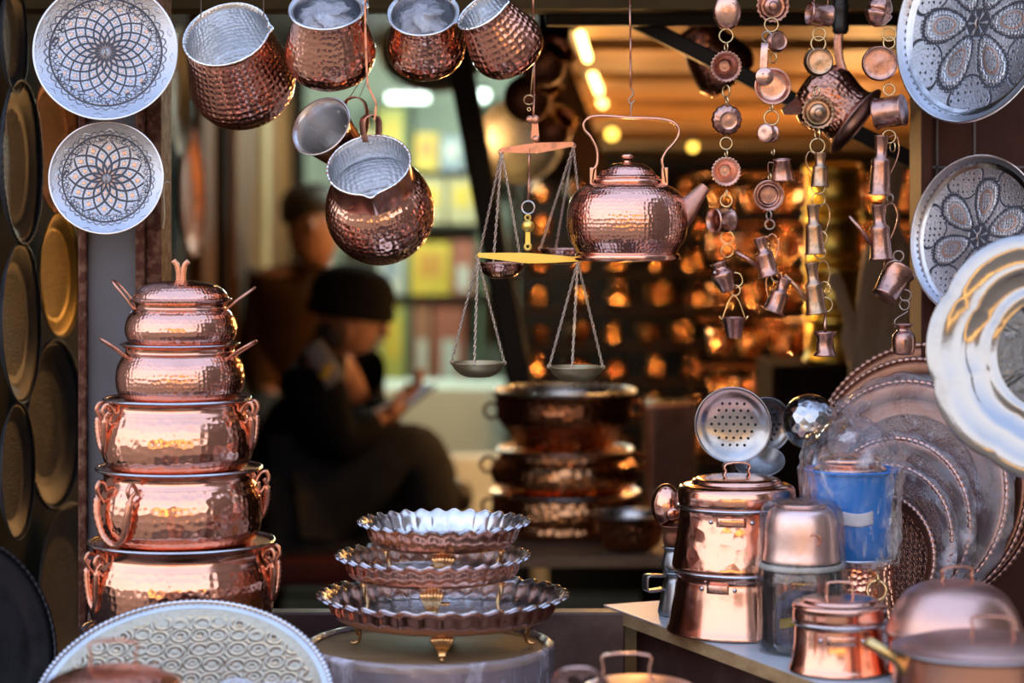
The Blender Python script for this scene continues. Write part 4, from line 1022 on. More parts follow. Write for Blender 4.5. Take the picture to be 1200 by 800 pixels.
# ---------------------------------------------------------------- scales
def rod_chain(t, s, pts, m=M_cop_wire):
    for (a, c) in zip(pts[:-1], pts[1:]):
        b = MB(s); b.tube([a, c], 1.5, 6); b.torus(2.3, .7, a, (1, .3, 0), 10, 5); b.build('chain_rod', m, t)
d = 3.50; s = S(d)
def L0(cx, cy): return lambda x, y, dz=0: Vector((x-cx, dz, -(y-cy)))
def balance(name, lab, cx, cy, e0, e1, beam_w, m_beam, pans, m_pan, pan_r, pan_h, hooks):
    q = L0(cx, cy); t = T(name, lab, 'scale', P(cx, cy, d))
    x0, y0 = e0; x1, y1 = e1
    n = 12; up = []; dn = []
    for i in range(n+1):
        f = i/n; w = beam_w*(.40+.60*(1-abs(2*f-1)**1.3)); x = x0+(x1-x0)*f; y = y0+(y1-y0)*f
        up.append((x-cx, -(y-w*.35-cy))); dn.append((x-cx, -(y+w*.65-cy)))
    b = MB(s); b.prism(up+dn[::-1], 3.2); bm_ = b.build('beam', m_beam, t)
    for (x, y) in (e0, e1):
        b = MB(s); b.torus(2.6, .9, q(x, y+3), (0, 1, .2), 12, 5); b.build('beam_eye', m_pan, bm_)
    for (hx, hy, (px, py), angs) in pans:
        b = MB(s); c = q(px, py, 62 if (px > 650 and pan_r < 30) else 30)
        prof = cat([(0, -pan_h), (pan_r*.45, -pan_h*.97), (pan_r*.8, -pan_h*.55), (pan_r*.97, -pan_h*.08), (pan_r, 0)], 4)
        vessel(b, prof, 1.2, 56, .9, M=Matrix.Translation(c)); pan = b.build('pan', m_pan, t)
        for a in angs:
            e = c+Vector((pan_r*.97*math.cos(a), pan_r*.97*math.sin(a), .5))
            b = MB(s); b.chain(q(hx, hy), e, 6.4, 4.2, .85); b.torus(2.2, .7, e, (math.sin(a), -math.cos(a), 0), 10, 5); b.build('pan_chain', M_chain, pan)
    return t, q
A3 = [PI-.25, 2.0, .15]
tc, q = balance('copper_scale', 'copper balance scale with small copper pans hanging left of the kettle', 628, 171, (587, 175), (672, 168), 12, M_cop_wire,
    [(588, 178, (587, 309), [PI-.15, -1.9, -.55]), (672, 171, (662, 293), [PI-.1, 1.9, -.6])], M_cop_hs, 29, 18, None)
rod_chain(tc, s, [q(625, -102), q(625, -60), q(625, -20), q(625, 22), q(626, 60), q(626, 112), q(625, 145)])
b = MB(s); b.prism([(-3, 26), (3, 26), (5, 4), (0, -5), (-5, 4)], 3.4, M=Matrix.Translation(q(627, 165))); b.build('pointer_fork', M_cop_wire, tc)
for (x, y, r) in ((621, 140, 4.6), (627, 140, 5.2), (628, 163, 4.2)):
    b = MB(s); b.lathe([(0, -2.4), (r, -2.4), (r, 2.4), (r*.4, 3.2), (0, 3.2)], 16, M=Matrix.Translation(q(x, y, -2)) @ Matrix.Rotation(PI/2, 4, 'X')); b.build('pivot_disc', M_cop_wire, tc)
b = MB(s); b.torus(6, 1.0, q(620, 117), (0, 1, .5), 18, 6); b.tube([q(622, 111), q(624, 88), q(625, 80)], 1.1, 6); b.torus(2, .8, q(620, 128), (0, 1, 0), 12, 5); b.build('key_ring', M_goldring, tc)
rod_chain(tc, s, [q(620, 176), q(620, 205), q(619, 234)])
ts, q = balance('brass_scale', 'yellow brass balance scale with dull brass pans hung below copper scale', 619, 300, (560, 298), (678, 303), 12, M_brass_bright,
    [(560, 303, (560, 427), [PI-.12, -1.7, -.25]), (677, 307, (676, 432), [PI-.12, -1.75, -.2])], M_brass_green, 33, 17, None)
b = MB(s); b.torus(7.6, 1.3, q(619, 243), (.25, 1, 0), 22, 6); b.build('split_ring', M_rim, ts)
b = MB(s); b.torus(3.2, 1.1, q(618.5, 255), (0, 1, 0), 14, 6); b.build('brass_eye', M_brass_bright, ts)
b = MB(s)
b.lathe([(0, -2.6), (7, -2.6), (7.4, 0), (7, 2.6), (0, 3.2)], 22, M=Matrix.Translation(q(618.5, 265, 0)) @ Matrix.Rotation(PI/2, 4, 'X'))
b.prism([(-2.6, -6), (2.6, -6), (3.0, -20), (-3.0, -20)], 3.4, M=Matrix.Translation(q(618.5, 265))); b.torus(3.4, 1.9, q(618.5, 289), (0, 1, 0), 16, 6)
b.build('brass_hanger', M_brass_bright, ts)

# ---------------------------------------------------------------- kettle
d = 3.445; s = S(d)
cx, cy = 735, 304
q = L0(cx, cy)
t = T('hanging_kettle', 'hammered copper kettle with high handle and straight spout hanging on a chain', 'kettle', P(cx, cy, d))
pr = cat([(0, 3), (50, 3), (57, 6), (62, 14), (68, 24), (71, 42), (70, 58), (65, 74), (56, 83), (46, 88), (40, 90)], 6)
b = MB(s); b.lathe(pr, 120); b.build('kettle_body', M_cop_hs, t)
b = MB(s); b.lathe(cat([(0, 0), (58, -1), (61, 0), (62, 3), (61.5, 6), (59, 8), (60, 11), (59, 13), (56, 14)], 3), 96); b.build('foot_band', M_cop, t)
b = MB(s); b.lathe([(40, 88), (41, 90), (41.5, 93), (38, 95), (36, 95.5)], 80); b.build('collar', M_cop, t)
b = MB(s); b.lathe(cat([(37, 95), (37.5, 97), (34, 99), (32.5, 101), (29, 106), (20, 111.5), (9, 113.5), (7, 114)], 4), 80); lid = b.build('lid', M_cop_hs, t)
b = MB(s); b.lathe(cat([(5, 113), (4.5, 116), (7.5, 119), (8, 121), (7, 123), (0, 123.5)], 4), 40); b.build('knob', M_cop, lid)
hp = [(694, 214, 0), (696, 200, 0), (700, 190, 0), (699, 174, 0), (692, 160, 0), (685, 152, 0), (684, 145, 0), (689, 138.5, 0), (700, 136, 0), (738, 138, 0), (774, 139.5, 0), (788, 143, 0), (795, 150, 0), (795, 158, 0), (789, 168, 0), (780, 178, 0), (776, 188, 0), (778, 200, 0), (780, 214, 0)]
b = MB(s); b.strap([q(x, y, z) for x, y, z in cat(hp, 5)], 11, 3.0); b.build('handle', M_cop_brush, t)
for x in (695, 779):
    b = MB(s); b.box((x-cx-4, -5.5, 70 if x < 735 else 70), (x-cx+4, 5.5, 108), 0, 1.2); b.build('handle_bracket', M_cop_brush, t)
sp = cat([(770, 274), (786, 262), (803, 246), (816, 231), (826, 219)], 5); n = len(sp)
rad = [x[0] for x in cat([(22,), (20,), (14.5,), (9.5,), (6.2,)], 5)]
b = MB(s); b.tube([q(x, y) for x, y in sp], rad, 28, caps=False); b.build('spout', M_cop_hs, t)
b = MB(s); b.torus(6.1, .9, q(826.2, 218.7), q(826, 219)-q(816, 231), 22, 6); b.build('spout_lip', M_cop, t)
ck = T('kettle_chain', 'thin chain with s hook holding up the kettle', 'chain', P(738, -107, d)); qq = L0(738, -107)
pts = [(738, -107), (738, -70), (738, -32), (738, 8), (739, 46), (739, 70), (739, 104)]
for (a, c) in zip(pts[:-1], pts[1:]):
    b = MB(s); b.tube([qq(*a), qq(*c)], 1.3, 6); b.torus(2.2, .6, qq(*a), (1, .4, 0), 10, 5); b.build('chain_rod', M_cop_wire, ck)
b = MB(s); b.tube([qq(x, y) for x, y in cat([(739, 104), (742, 108), (741, 112), (737, 116), (738, 121), (742, 120), (743, 117)], 5)], 1.1, 6); b.tube([qq(740, 120), qq(739, 138)], 1.0, 6); b.torus(3, .9, qq(739, 138.5), (1, 0, 0), 14, 5); b.build('s_hook', M_iron, ck)

# ---------------------------------------------------------------- strands of miniature copperware
d = 3.45; s = S(d)
def RM(ax, spin=0): return face(ax, spin).to_matrix().to_4x4()
def ring(t, q, x, y, R=7, ax=(.2, 1, 0), m=None, w=1.0):
    b = MB(s); b.torus(R, w, q(x, y), ax, 22, 6); b.build('link_ring', m or M_goldring, t)
class Mini:
    def __init__(self, name, lab, catg, cx, cy, grp):
        self.t = T('hanging_'+name, lab, catg, P(cx, cy, d), None, grp); self.q = L0(cx, cy); self.cx, self.cy = cx, cy
    def ring(self, x, y, R=7, ax=(.2, 1, 0), m=None): ring(self.t, self.q, x, y, R, ax, m); return self
    def part(self, nm, fn, m):
        b = MB(s); fn(b); b.build(nm, m, self.t); return self
def ewer(mi, ang, h, r, m, spout=0, handle=1, hs=1, spoutlip=False):
    """little pitcher: flared body, narrower neck; ang = lean of its axis (deg, + leans right)"""
    a = math.radians(ang); Mx = RM(AX(math.sin(a), -math.cos(a), .12))
    Q = Quaternion((0, 1, 0), a).to_matrix().to_4x4()
    h2 = h/2
    mi.part('body', lambda b: vessel(b, [(0, -h2), (r, -h2), (r*1.02, -h2+1.5), (r*.92, -h2+3), (r*.86, -h2+h*.25), (r*.80, -h2+h*.5), (r*.84, -h2+h*.56), (r*.80, -h2+h*.60), (r*.55, -h2+h*.64), (r*.50, -h2+h*.75), (r*.62, h2-1), (r*.66, h2)], .9, 36, .5, M=Q), [m, m])
    if handle:
        mi.part('handle', lambda b: b.strap([Q @ Vector(p) for p in cat([(hs*r*.55, 0, h2-2), (hs*r*1.2, 0, h2+1), (hs*r*1.55, 0, h2-h*.18), (hs*r*1.35, 0, h2-h*.40), (hs*r*.85, 0, -h2+h*.36)], 5)], 4.2, 1.1), m)
    if spout:
        mi.part('spout', lambda b: b.tube([Q @ Vector(p) for p in [(spout*r*.75, 0, -h2+h*.30), (spout*r*1.6, 0, h2-h*.42), (spout*r*2.5, 0, h2-h*.18)]], [3.4, 2.4, 2.0], 10), m)
    return mi
def mug(mi, ax, r, h, m, handle=None, r2=None, band=True):
    Mx = RM(ax); r2 = r2 or r
    prof = [(0, -h/2), (r2, -h/2), (r2*1.05, -h/2+1), (r2*1.0, -h/2+2.6), (r*.96, h/2-3), (r*1.05, h/2-2), (r*1.05, h/2)]
    mi.part('body', lambda b: vessel(b, prof, 1.0, 40, .6, M=Mx), [m, m])
    if handle is not None:
        ca, sa = math.cos(handle), math.sin(handle)
        mi.part('handle', lambda b: b.strap([Mx @ Vector((ca*x, sa*x, z)) for x, z in cat([(r*.95, h*.32), (r*1.6, h*.36), (r*1.75, 0), (r*1.5, -h*.25), (r*.98, -h*.30)], 5)], 3.4, 1.0, side=Mx.to_3x3() @ Vector((-sa, ca, 0))), m)
    return mi
def face_cup(mi, R, m, depth=.8, scal=0, inner=.42, ax=AX(.06, .08, 1), knob=False):
    Mx = RM(ax)
    prof = cat([(0, -R*depth), (R*inner, -R*depth), (R*inner*1.08, -R*depth+1.2), (R*.78, -R*.25), (R*.86, -R*.10), (R, 0)], 3); n = len(prof)
    rm = (lambda th, i: 1+(.05*max(0, 1-abs(i-n)/5)*math.cos(scal*th))) if scal else None
    mi.part('body', lambda b: vessel(b, prof, 1.1, max(40, scal*6), .9, rmod=rm, M=Mx), [m, m])
    if knob: mi.part('knob', lambda b: b.lathe(cat([(R*.62, -R*.3), (R*.5, R*.08), (R*.30, R*.16), (R*.28, R*.34), (R*.20, R*.42), (0, R*.44)], 3), 32, M=Mx), m)
    return mi
def back_pot(mi, R, m, m2, disc=.58, ax=AX(.25, .15, 1), ribs=0):
    """round pot seen from underneath"""
    Mx = RM(ax)
    mi.part('body', lambda b: b.lathe(cat([(R*.66, -R*1.3), (R*.72, -R*1.1), (R*.96, -R*.55), (R, -R*.3), (R*.9, -R*.05), (R*disc*1.08, R*.12)], 4), 48, rmod=(lambda th, i: 1+.04*math.cos(ribs*th)) if ribs else None, M=Mx), m)
    mi.part('base_disc', lambda b: b.lathe(cat([(R*disc*1.12, R*.10), (R*disc*1.06, R*.17), (R*disc*.98, R*.13), (0, R*.15)], 3), 40, M=Mx), m2)
    return mi
GA, GB, GC, GD = ('miniatures on the first strand right of the kettle', 'miniatures on the second strand', 'miniatures on the third strand', 'miniatures on the last strand beside the brown panel')
# strand A
m = Mini('mini_bowl', 'little shiny oval copper bowl at top of the strand nearest the kettle', 'miniature', 852, 14, GA)
m.part('body', lambda b: b.lathe(cat([(16, -4), (16.5, 0), (14, 5), (8, 8), (0, 9)], 4), 40, M=RM(AX(-.15, .1, 1)) @ Matrix.Diagonal((1, 1.28, 1, 1))), M_cop_pink).ring(851, 42, 8, (.1, 1, 0)).ring(852, -24, 7)
m.part('dimple', lambda b: b.torus(6, .7, m.q(857, 10, -8), (.2, 1, .1), 18, 5), M_cop_pink)
m = face_cup(Mini('mini_cup', 'little fluted copper cup facing out below the oval bowl, nearest strand to kettle', 'miniature', 851, 78, GA), 18, M_cop_old, .75, 24).ring(851, 55, 5, (1, .3, 0))
m = back_pot(Mini('mini_pot', 'little ribbed round copper pot showing its pale base, strand nearest the kettle', 'miniature', 853, 141, GA), 18, M_cop_old, M_cop_pink, .55, AX(.15, .12, 1), 14).ring(851, 107, 7, (1, .6, 0)).ring(852, 118, 5, (1, .2, .2))
m = face_cup(Mini('mini_cup', 'little fluted copper cup facing out at kettle spout height', 'miniature', 851, 201, GA), 17, M_cop_pink, .7, 24).ring(851, 168, 7, (.15, 1, 0)).ring(851, 180, 4, (1, .3, 0))
m = mug(Mini('mini_drum', 'little banded copper drum lying sideways on the strand nearest the kettle', 'miniature', 846, 258, GA), AX(-.86, .02, .5), 14.5, 24, M_cop_pink).ring(851, 226, 4, (1, .2, 0)).ring(851, 235, 7, (.3, 1, 0))
m = Mini('mini_creamer', 'little copper creamer with side bead above the tiny bucket', 'miniature', 848, 325, GA)
m.part('body', lambda b: vessel(b, cat([(0, -17), (8, -17), (10, -10), (14, 3), (13, 6), (9, 10), (8, 13), (11, 18)], 3), .9, 32, .5, M=Quaternion((0, 1, 0), -.32).to_matrix().to_4x4()), [M_cop_old, M_cop_old])
m.part('bead', lambda b: b.ball((-11, -6, 6), 2.3, 10), M_rim).part('handle', lambda b: b.tube(cat([(10, 0, 6), (19, 0, 4), (22, 0, -6), (14, 0, -13)], 5), .9, 6), M_goldring)
m.ring(852, 278, 7.5, (.3, 1, 0)).ring(852, 294, 7.5, (-.3, 1, .1))
m = Mini('mini_bucket', 'tiny copper bucket with wire bail at the bottom of the strand nearest the kettle', 'miniature', 860, 383, GA)
m.part('body', lambda b: vessel(b, [(0, -13), (8, -13), (8.6, -12), (13.5, 10), (14.2, 11)], .9, 36, .6), [M_cop_old, M_cop_old])
m.part('bail', lambda b: b.tube(cat([(-17, 0, 13), (-14, 0, 9), (-12, 0, 14), (-5, 0, 32), (0, 0, 37), (5, 0, 32), (12, 0, 14), (14, 0, 9), (17, 0, 13)], 5), .9, 6), M_goldring).ring(862, 340, 6, (.6, 1, 0))
# strand B
m = face_cup(Mini('mini_saucer', 'little scalloped copper saucer with domed middle at top of the second strand', 'miniature', 906, 7, GB), 19, M_cop_old, .3, 18, knob=True).ring(904, 29, 8, (.1, 1, 0)).ring(906, -18, 7)
m = back_pot(Mini('mini_lid_pot', 'small dark round copper pot just above the long handled pan', 'miniature', 912, 48, GB), 13, M_cop_old, M_cop_old, .75, AX(.35, -.05, 1)).ring(899, 43, 6, (.5, 1, .3), M_steel).ring(906, 68, 6, (.8, .6, 0))
m = Mini('mini_pan', 'little copper frying pan with upright strap handle on the second strand', 'miniature', 905, 101, GB)
m.part('body', lambda b: vessel(b, cat([(0, -4), (15, -4), (18, -2), (20, 3), (21.5, 4)], 3), 1.2, 44, .8, M=RM(AX(.05, .05, 1))), [M_cop_pink, M_cop_pink])
m.part('handle', lambda b: b.strap([m.q(894, 99, -6), m.q(894, 80, -7), m.q(895, 60, -6), m.q(896, 50, -5)], 9, 1.4, side=(1, 0, 0)), M_cop_pink)
m.part('handle_disc', lambda b: b.lathe([(0, 2), (10, 2), (11, 0), (10, -1), (0, -1)], 28, M=Matrix.Translation(m.q(895, 90, -8)) @ RM(AX(0, 0, 1))), M_cop_pink)
for (x, y) in ((893, 87), (899, 92), (896, 97)): m.part('rivet', lambda b: b.ball(m.q(x, y, -10.4), .9, 8), M_cop_dark)
m = Mini('mini_cup_pair', 'two tiny copper discs forming a closed pot on the second strand', 'miniature', 900, 156, GB)
m.part('body', lambda b: b.lathe(cat([(0, 9), (10, 9), (11.5, 6), (9, 3), (9, -3), (11.5, -6), (10, -9), (0, -9)], 3), 40, M=RM(AX(-.62, .02, .8))), M_cop_pink).ring(904, 138, 8.5, (.1, 1, 0)).ring(904, 126, 4, (1, .3, 0))
m = mug(Mini('mini_mug', 'little flared copper mug with wire loop on the second strand', 'miniature', 917, 199, GB), AX(-.05, -1, .1), 10, 25, M_cop_old, PI, 13.5).ring(906, 178, 4, (1, .3, 0))
m = face_cup(Mini('mini_plate', 'little deep copper plate facing out on the second strand', 'miniature', 901, 229, GB), 18, M_cop_old, .28, 0, .66).ring(902, 207, 4, (1, .3, 0))
m = ewer(Mini('mini_watering_can', 'tiny copper watering can with long spout pointing left on the second strand', 'miniature', 896, 301, GB), -14, 46, 13, M_cop_old, -1, 1, 1).ring(901, 252, 5, (.9, .5, 0), M_iron).ring(902, 263, 5.5, (.2, 1, 0), M_iron)
m = ewer(Mini('mini_pitcher', 'tiny copper pitcher leaning right at the bottom of the second strand', 'miniature', 913, 346, GB), 20, 42, 13, M_cop_old, 0, 1, -1).ring(910, 324, 6, (.3, 1, 0), M_iron)
# strand C
m = mug(Mini('mini_mug', 'little copper mug lying sideways at top of the third strand', 'miniature', 961, 17, GC), AX(-.96, -.1, .25), 13, 27, M_cop_old, PI/2).ring(960, 40, 7.5, (.3, 1, 0)).ring(960, -8, 7)
m = back_pot(Mini('mini_pot', 'little copper pot showing mottled flat base on the third strand', 'miniature', 960, 72, GC), 17.5, M_cop_old2, M_cop_old2, .80, AX(.08, .0, 1)).ring(959, 51, 8.5, (.1, 1, 0))
m = face_cup(Mini('mini_saucer', 'little saucer with scalloped edge and patinated dome on the third strand', 'miniature', 959, 132, GC), 19, M_cop_old2, .3, 20, knob=True).ring(957, 107, 6, (1, .5, 0))
m = ewer(Mini('mini_pitcher', 'uppermost tiny pitcher of the third strand just under a wide ring', 'miniature', 961, 199, GC), 2, 40, 11, M_cop_old2, 0, 1, -1).ring(958, 157, 6, (1, .4, 0)).ring(958, 171, 8.5, (.1, 1, 0))
m = ewer(Mini('mini_pitcher', 'middle tiny pitcher of the third strand with strap handle at right', 'miniature', 954, 269, GC), -3, 58, 12.5, M_cop_old2, 0, 1, 1).ring(959, 219, 8, (.2, 1, 0)).ring(959, 234, 8, (-.2, 1, 0)).ring(961, 279, 8.5, (.3, 1, 0))
m = ewer(Mini('mini_pitcher', 'tiny copper pitcher with short spout low on the third strand', 'miniature', 954, 338, GC), -6, 60, 13, M_cop_old2, -1, 1, 1).ring(961, 296, 7, (.5, 1, 0)).ring(966, 338, 8, (.7, 1, 0)).ring(967, 357, 8.5, (.1, 1, 0))
m = Mini('mini_inkpot', 'tiny flared copper pot with stem at the bottom of the third strand', 'miniature', 967, 402, GC)
m.part('body', lambda b: vessel(b, [(0, -15), (13.5, -15), (13.5, -13), (11, -10), (9.5, 6), (13, 11), (13.5, 13)], .9, 36, .6), [M_cop_old, M_cop_old]).part('stem', lambda b: b.tube([(0, 0, 5), (0, 0, 36)], [2.2, 1.4], 8), M_cop_pink)
# strand D
m = Mini('mini_lantern', 'small copper lantern shaped pot with scalloped waist at top of the last strand', 'miniature', 1030, 13, GD)
m.part('body', lambda b: b.lathe(cat([(0, -20), (7, -17), (15, -7), (16, -2), (13, 0), (15, 3), (12, 12), (6, 20), (0, 22)], 3), 36, rmod=lambda th, i: 1+.03*math.cos(10*th), M=Matrix.Rotation(.25, 4, 'Y')), M_cop_old).ring(1042, 40, 8, (.2, 1, 0)).ring(1030, -16, 6)
m = back_pot(Mini('mini_pot', 'flat round mini copper lid with pale rim on the last strand', 'miniature', 1031, 74, GD), 21, M_cop_old, M_cop_old, .86, AX(-.12, .0, 1)).ring(1042, 50, 7, (.5, 1, 0))
m = mug(Mini('mini_mug', 'dark copper mug turned sideways on the last strand', 'miniature', 1043, 131, GD), AX(-.85, .12, -.42), 18, 34, M_cop_old, None, 18).ring(1042, 105, 6.5, (.2, 1, 0))
m = ewer(Mini('mini_pitcher', 'tall tiny copper pitcher on the last strand below the dark mug', 'miniature', 1032, 194, GD), 2, 70, 13.5, M_cop_old, 0, 1, 1).ring(1042, 160, 7.5, (.3, 1, 0)).ring(1046, 172, 6, (1, .4, 0))
m = ewer(Mini('mini_watering_can', 'tiny copper watering can with spout at left on the last strand', 'miniature', 1031, 272, GD), -3, 64, 14, M_cop_old, -1, 1, 1).ring(1043, 232, 5, (.8, .6, 0), M_iron)
m = mug(Mini('mini_cup', 'tapered copper cup tipped so its base shows on the last strand', 'miniature', 1045, 332, GD), AX(.52, -.80, -.35), 19, 40, M_cop_old, None, 14.5).ring(1053, 300, 6, (.3, 1, 0), M_iron)
m.part('handle', lambda b: b.tube(cat([m.q(1035, 318, 0), m.q(1040, 307, -8), m.q(1052, 306, -10), m.q(1058, 318, 0)], 5), 1.1, 6), M_iron)
m = Mini('mini_jar', 'little dark copper jar with wire hook just above the leaning trays', 'miniature', 1059, 395, GD)
m.part('body', lambda b: vessel(b, cat([(0, -20), (11, -20), (13, -14), (13, 2), (8, 8), (8, 11), (13, 15)], 3), .9, 36, .6), [M_cop_old, M_cop_old])
m.part('hook', lambda b: b.tube([m.q(*p) for p in cat([(1049, 384), (1049, 375), (1062, 366), (1064, 364)], 5)], .9, 6), M_iron).ring(1061, 346, 6.5, (.2, 1, 0), M_iron).ring(1060, 357, 6, (.6, 1, 0), M_iron)
# strings that carry the strands up to the lintel
for (x, y, lab) in ((852, -30, 'wire carrying the strand nearest the kettle'), (906, -24, 'wire carrying the second strand'), (960, -14, 'wire carrying the third strand'), (1030, -22, 'wire carrying the last strand')):
    b = MB(s); b.tube([(0, 0, 0), (0, 0, y+107)], .9, 6); o = b.build('hanging_wire', M_iron); o.location = P(x, y, d); tag(o, lab, 'wire')

# ---------------------------------------------------------------- two dark long handled pots hanging behind the strands
d2 = 3.69; s2 = S(d2)
t = T('hanging_coffee_pot', 'big dark hammered copper coffee pot with black grip behind the third strand', 'pot', P(978, 122, d2)); q = L0(978, 122)
Mx = Matrix.Translation(q(1003, 142)) @ RM(AX(.74, .60, .28))
b = MB(s2); vessel(b, cat([(0, -72), (26, -72), (38, -60), (42, -44), (36, -18), (38, -6), (46, 0)], 4), 1.6, 56, 1.2, M=Mx); b.build('pot_body', [M_cop_hd, M_cop_lid], t)
b = MB(s2); b.tube([q(950, 120), q(932, 126), q(917, 131)], [17, 9, 4], 20); b.build('spout', M_cop_hd, t)
b = MB(s2); b.strap([q(*p) for p in cat([(990, 88), (984, 70), (982, 50), (984, 34)], 5)], 10, 3, side=(1, 0, .1)); b.build('handle_shank', M_cop_old, t)
b = MB(s2); b.lathe(cat([(7, -32), (9.5, -28), (9, -10), (10, 0), (9, 4), (9, 30), (10, 50), (0, 54)], 3), 24, M=Matrix.Translation(q(985, 8))); b.build('grip', M_blackgrip, t)
b = MB(s2); b.torus(6, .9, q(985, -52), (0, 1, 0), 16, 6); b.tube([q(985, -57), q(985, -86)], .8, 5); b.build('hanging_wire', M_iron, t)
b = MB(s2); b.strap([q(*p) for p in cat([(948, 106), (944, 118), (950, 128), (956, 120)], 4)], 4, 1.2); b.build('ornament_scroll', M_cop_old, t)
d2 = 4.15; s2 = S(d2)
t = T('hanging_coffee_pot', 'dark blurred copper pot tipped left behind the strand nearest the kettle', 'pot', P(825, 60, d2)); q = L0(825, 60)
Mx = Matrix.Translation(q(811, 34)) @ RM(AX(-.62, -.75, .10))
b = MB(s2); vessel(b, cat([(0, -78), (30, -78), (38, -66), (34, -40), (26, -14), (30, 0)], 4), 1.6, 48, 1.4, M=Mx); b.build('pot_body', [M_cop_hd, M_cop_lid], t)
b = MB(s2); b.tube([q(796, 52), q(770, 40), q(742, 22)], 4, 10); b.build('handle_shank', M_cop_dark, t)
b = MB(s2); b.tube([q(812, 20), q(812, -145)], .9, 5); b.build('hanging_wire', M_iron, t)
# ---------------------------------------------------------------- copper pots on the white topped board
def DB(py): return (CZ-ZB)*F/(py-HY)             # depth of a point on the board seen at row py
def flared(name, lab, px, d, z, prof, m=M_cop, segs=96, rim=1.6):
    s = S(d); t = T(name, lab, 'pot', ((px-600)*s, d, z)); b = MB(s); vessel(b, cat(prof, 5), 1.7, segs, rim); b.build('pot_body', [m, M_tin], t); return t, s
def side_plate(t, s, r, z, ph, w=26, h=9, m=M_cop_pink):
    """riveted plate of a handle seen face on"""
    M = Matrix.Rotation(ph, 4, 'Z'); pts = []
    for k in range(9):
        a = (k/8-.5)*w/r; pts.append(M @ Vector(((r+1)*math.cos(a), (r+1)*math.sin(a), z)))
    b = MB(s); b.strap(pts, h, 1.4, side=(0, 0, 1)); pl = b.build('handle_plate', m, t)
    for sg in (-1, 1):
        a = sg*(w/2+7)/r
        b = MB(s); b.ball(M @ Vector(((r+.6)*math.cos(a), (r+.6)*math.sin(a), z)), 2.7, 12, sc3=(1, 1, 1)); b.build('rivet', M_aluminium, pl)
Zc = ZB+.0006
d = 3.375; s = S(d)
t, s = flared('copper_pot', 'lower flared copper pot of the riveted pair on the white board', 865, d, Zc, [(0, 0), (81, 0), (84.5, 1.5), (82, 10), (76, 36), (73, 56), (72, 64), (75, 69), (76, 73)])
side_plate(t, s, 72.6, 58, -PI/2-.42, 26, 10)
b = MB(s); b.lathe([(74, 71.5), (20, 72), (0, 72)], 64); b.build('flat_lid', M_cop_brush, t)
zz = Zc+73.4*s
t, s = flared('copper_pot', 'upper lidded copper pot of the riveted pair on the white board', 863, d, zz, [(0, 0), (72, 0), (75, 2), (74, 14), (69.5, 40), (67, 62), (67, 68), (68, 72)], M_cop_t2)
side_plate(t, s, 67.2, 61, -PI/2-.18, 34, 10, M_cop)
b = MB(s); b.lathe([(67, 71.5), (70, 72), (70, 74), (67, 75)], 80); b.build('rim_band', M_rim, t)
b = MB(s); b.lathe(cat([(67, 75), (68.5, 76), (68.5, 92), (66, 96), (62, 98), (53, 100), (51, 103), (48, 105), (28, 108), (0, 109)], 3), 96); lid = b.build('lid', M_cop, t)
lid_strap(lid, s, 106, 15, 16, 9, M_cop_pink, 6, rot=.25, thick=2.4)
# grey milk pot with square handle, small copper pot on it and a copper ladle on top
d = 3.50; s = S(d)
t = T('tin_pot', 'grey tin pot with square strap handle left of the copper pair', 'pot', ((793-600)*s, d, Zc))
b = MB(s); vessel(b, cat([(0, 0), (20, 0), (22, 3), (20, 16), (16, 38), (14, 44), (16, 50)], 4), 1.4, 48, 1.2); b.build('pot_body', [M_steel, M_steel], t)
b = MB(s); b.strap(cat([(-15, -2, 46), (-24, -6, 47), (-36, -10, 47), (-37, -10, 44), (-37, -10, 32), (-35, -10, 30), (-24, -6, 30), (-17, -2, 31)], 3), 17, 3, side=(.35, -1, 0)); b.build('handle', M_steel, t)
b = MB(s); b.lathe([(15, 49), (0, 49.5)], 32); b.build('flat_lid', M_steel, t)
t = T('tin_pot', 'small grey tin pot standing on the square handled one', 'pot', ((791-600)*s, d, Zc+50.6*s))
b = MB(s); vessel(b, cat([(0, 0), (13, 0), (16, 6), (14, 18), (12, 25), (15, 29)], 4), 1.4, 40, 1.2); b.build('pot_body', [M_steel, M_steel], t)
b = MB(s); b.lathe([(14, 28), (0, 28.4)], 32); b.build('flat_lid', M_steel, t)
t = T('copper_cup', 'small dark copper cup on top of the grey tin pots', 'cup', ((790-600)*s, d, Zc+80.4*s))
b = MB(s); vessel(b, cat([(0, 0), (10, 0), (13, 6), (13, 18), (16, 24)], 4), 1.3, 40, 1); b.build('cup_body', [M_cop_dark, M_cop_dark], t)
pz = P(779, 592, d)
t = T('copper_ladle', 'shiny copper ladle bowl turned outward left of the lidded pot', 'ladle', pz)
Mx = RM(AX(-.42, -.05, .9))
b = MB(s); b.lathe(cat([(17, -15), (20, -9), (21, -3), (18, 5), (11, 10), (0, 12)], 5), 56, M=Mx @ Matrix.Diagonal((.82, 1.2, 1, 1))); b.build('ladle_bowl', M_cop, t)
b = MB(s); b.lathe(cat([(0, -7), (8, -7), (9, -2), (7, 4), (0, 6)], 4), 28, M=Matrix.Translation((9, -10, -9)) @ RM(AX(.2, .2, 1))); b.build('ladle_hook', M_cop, t)
b = MB(s); b.strap(cat([(6, 6, -14), (9, 10, -26), (11, 6, -34), (11, 2, -42)], 4), 5, 1.6, side=(1, .2, 0)); b.build('handle', M_cop_dark, t)
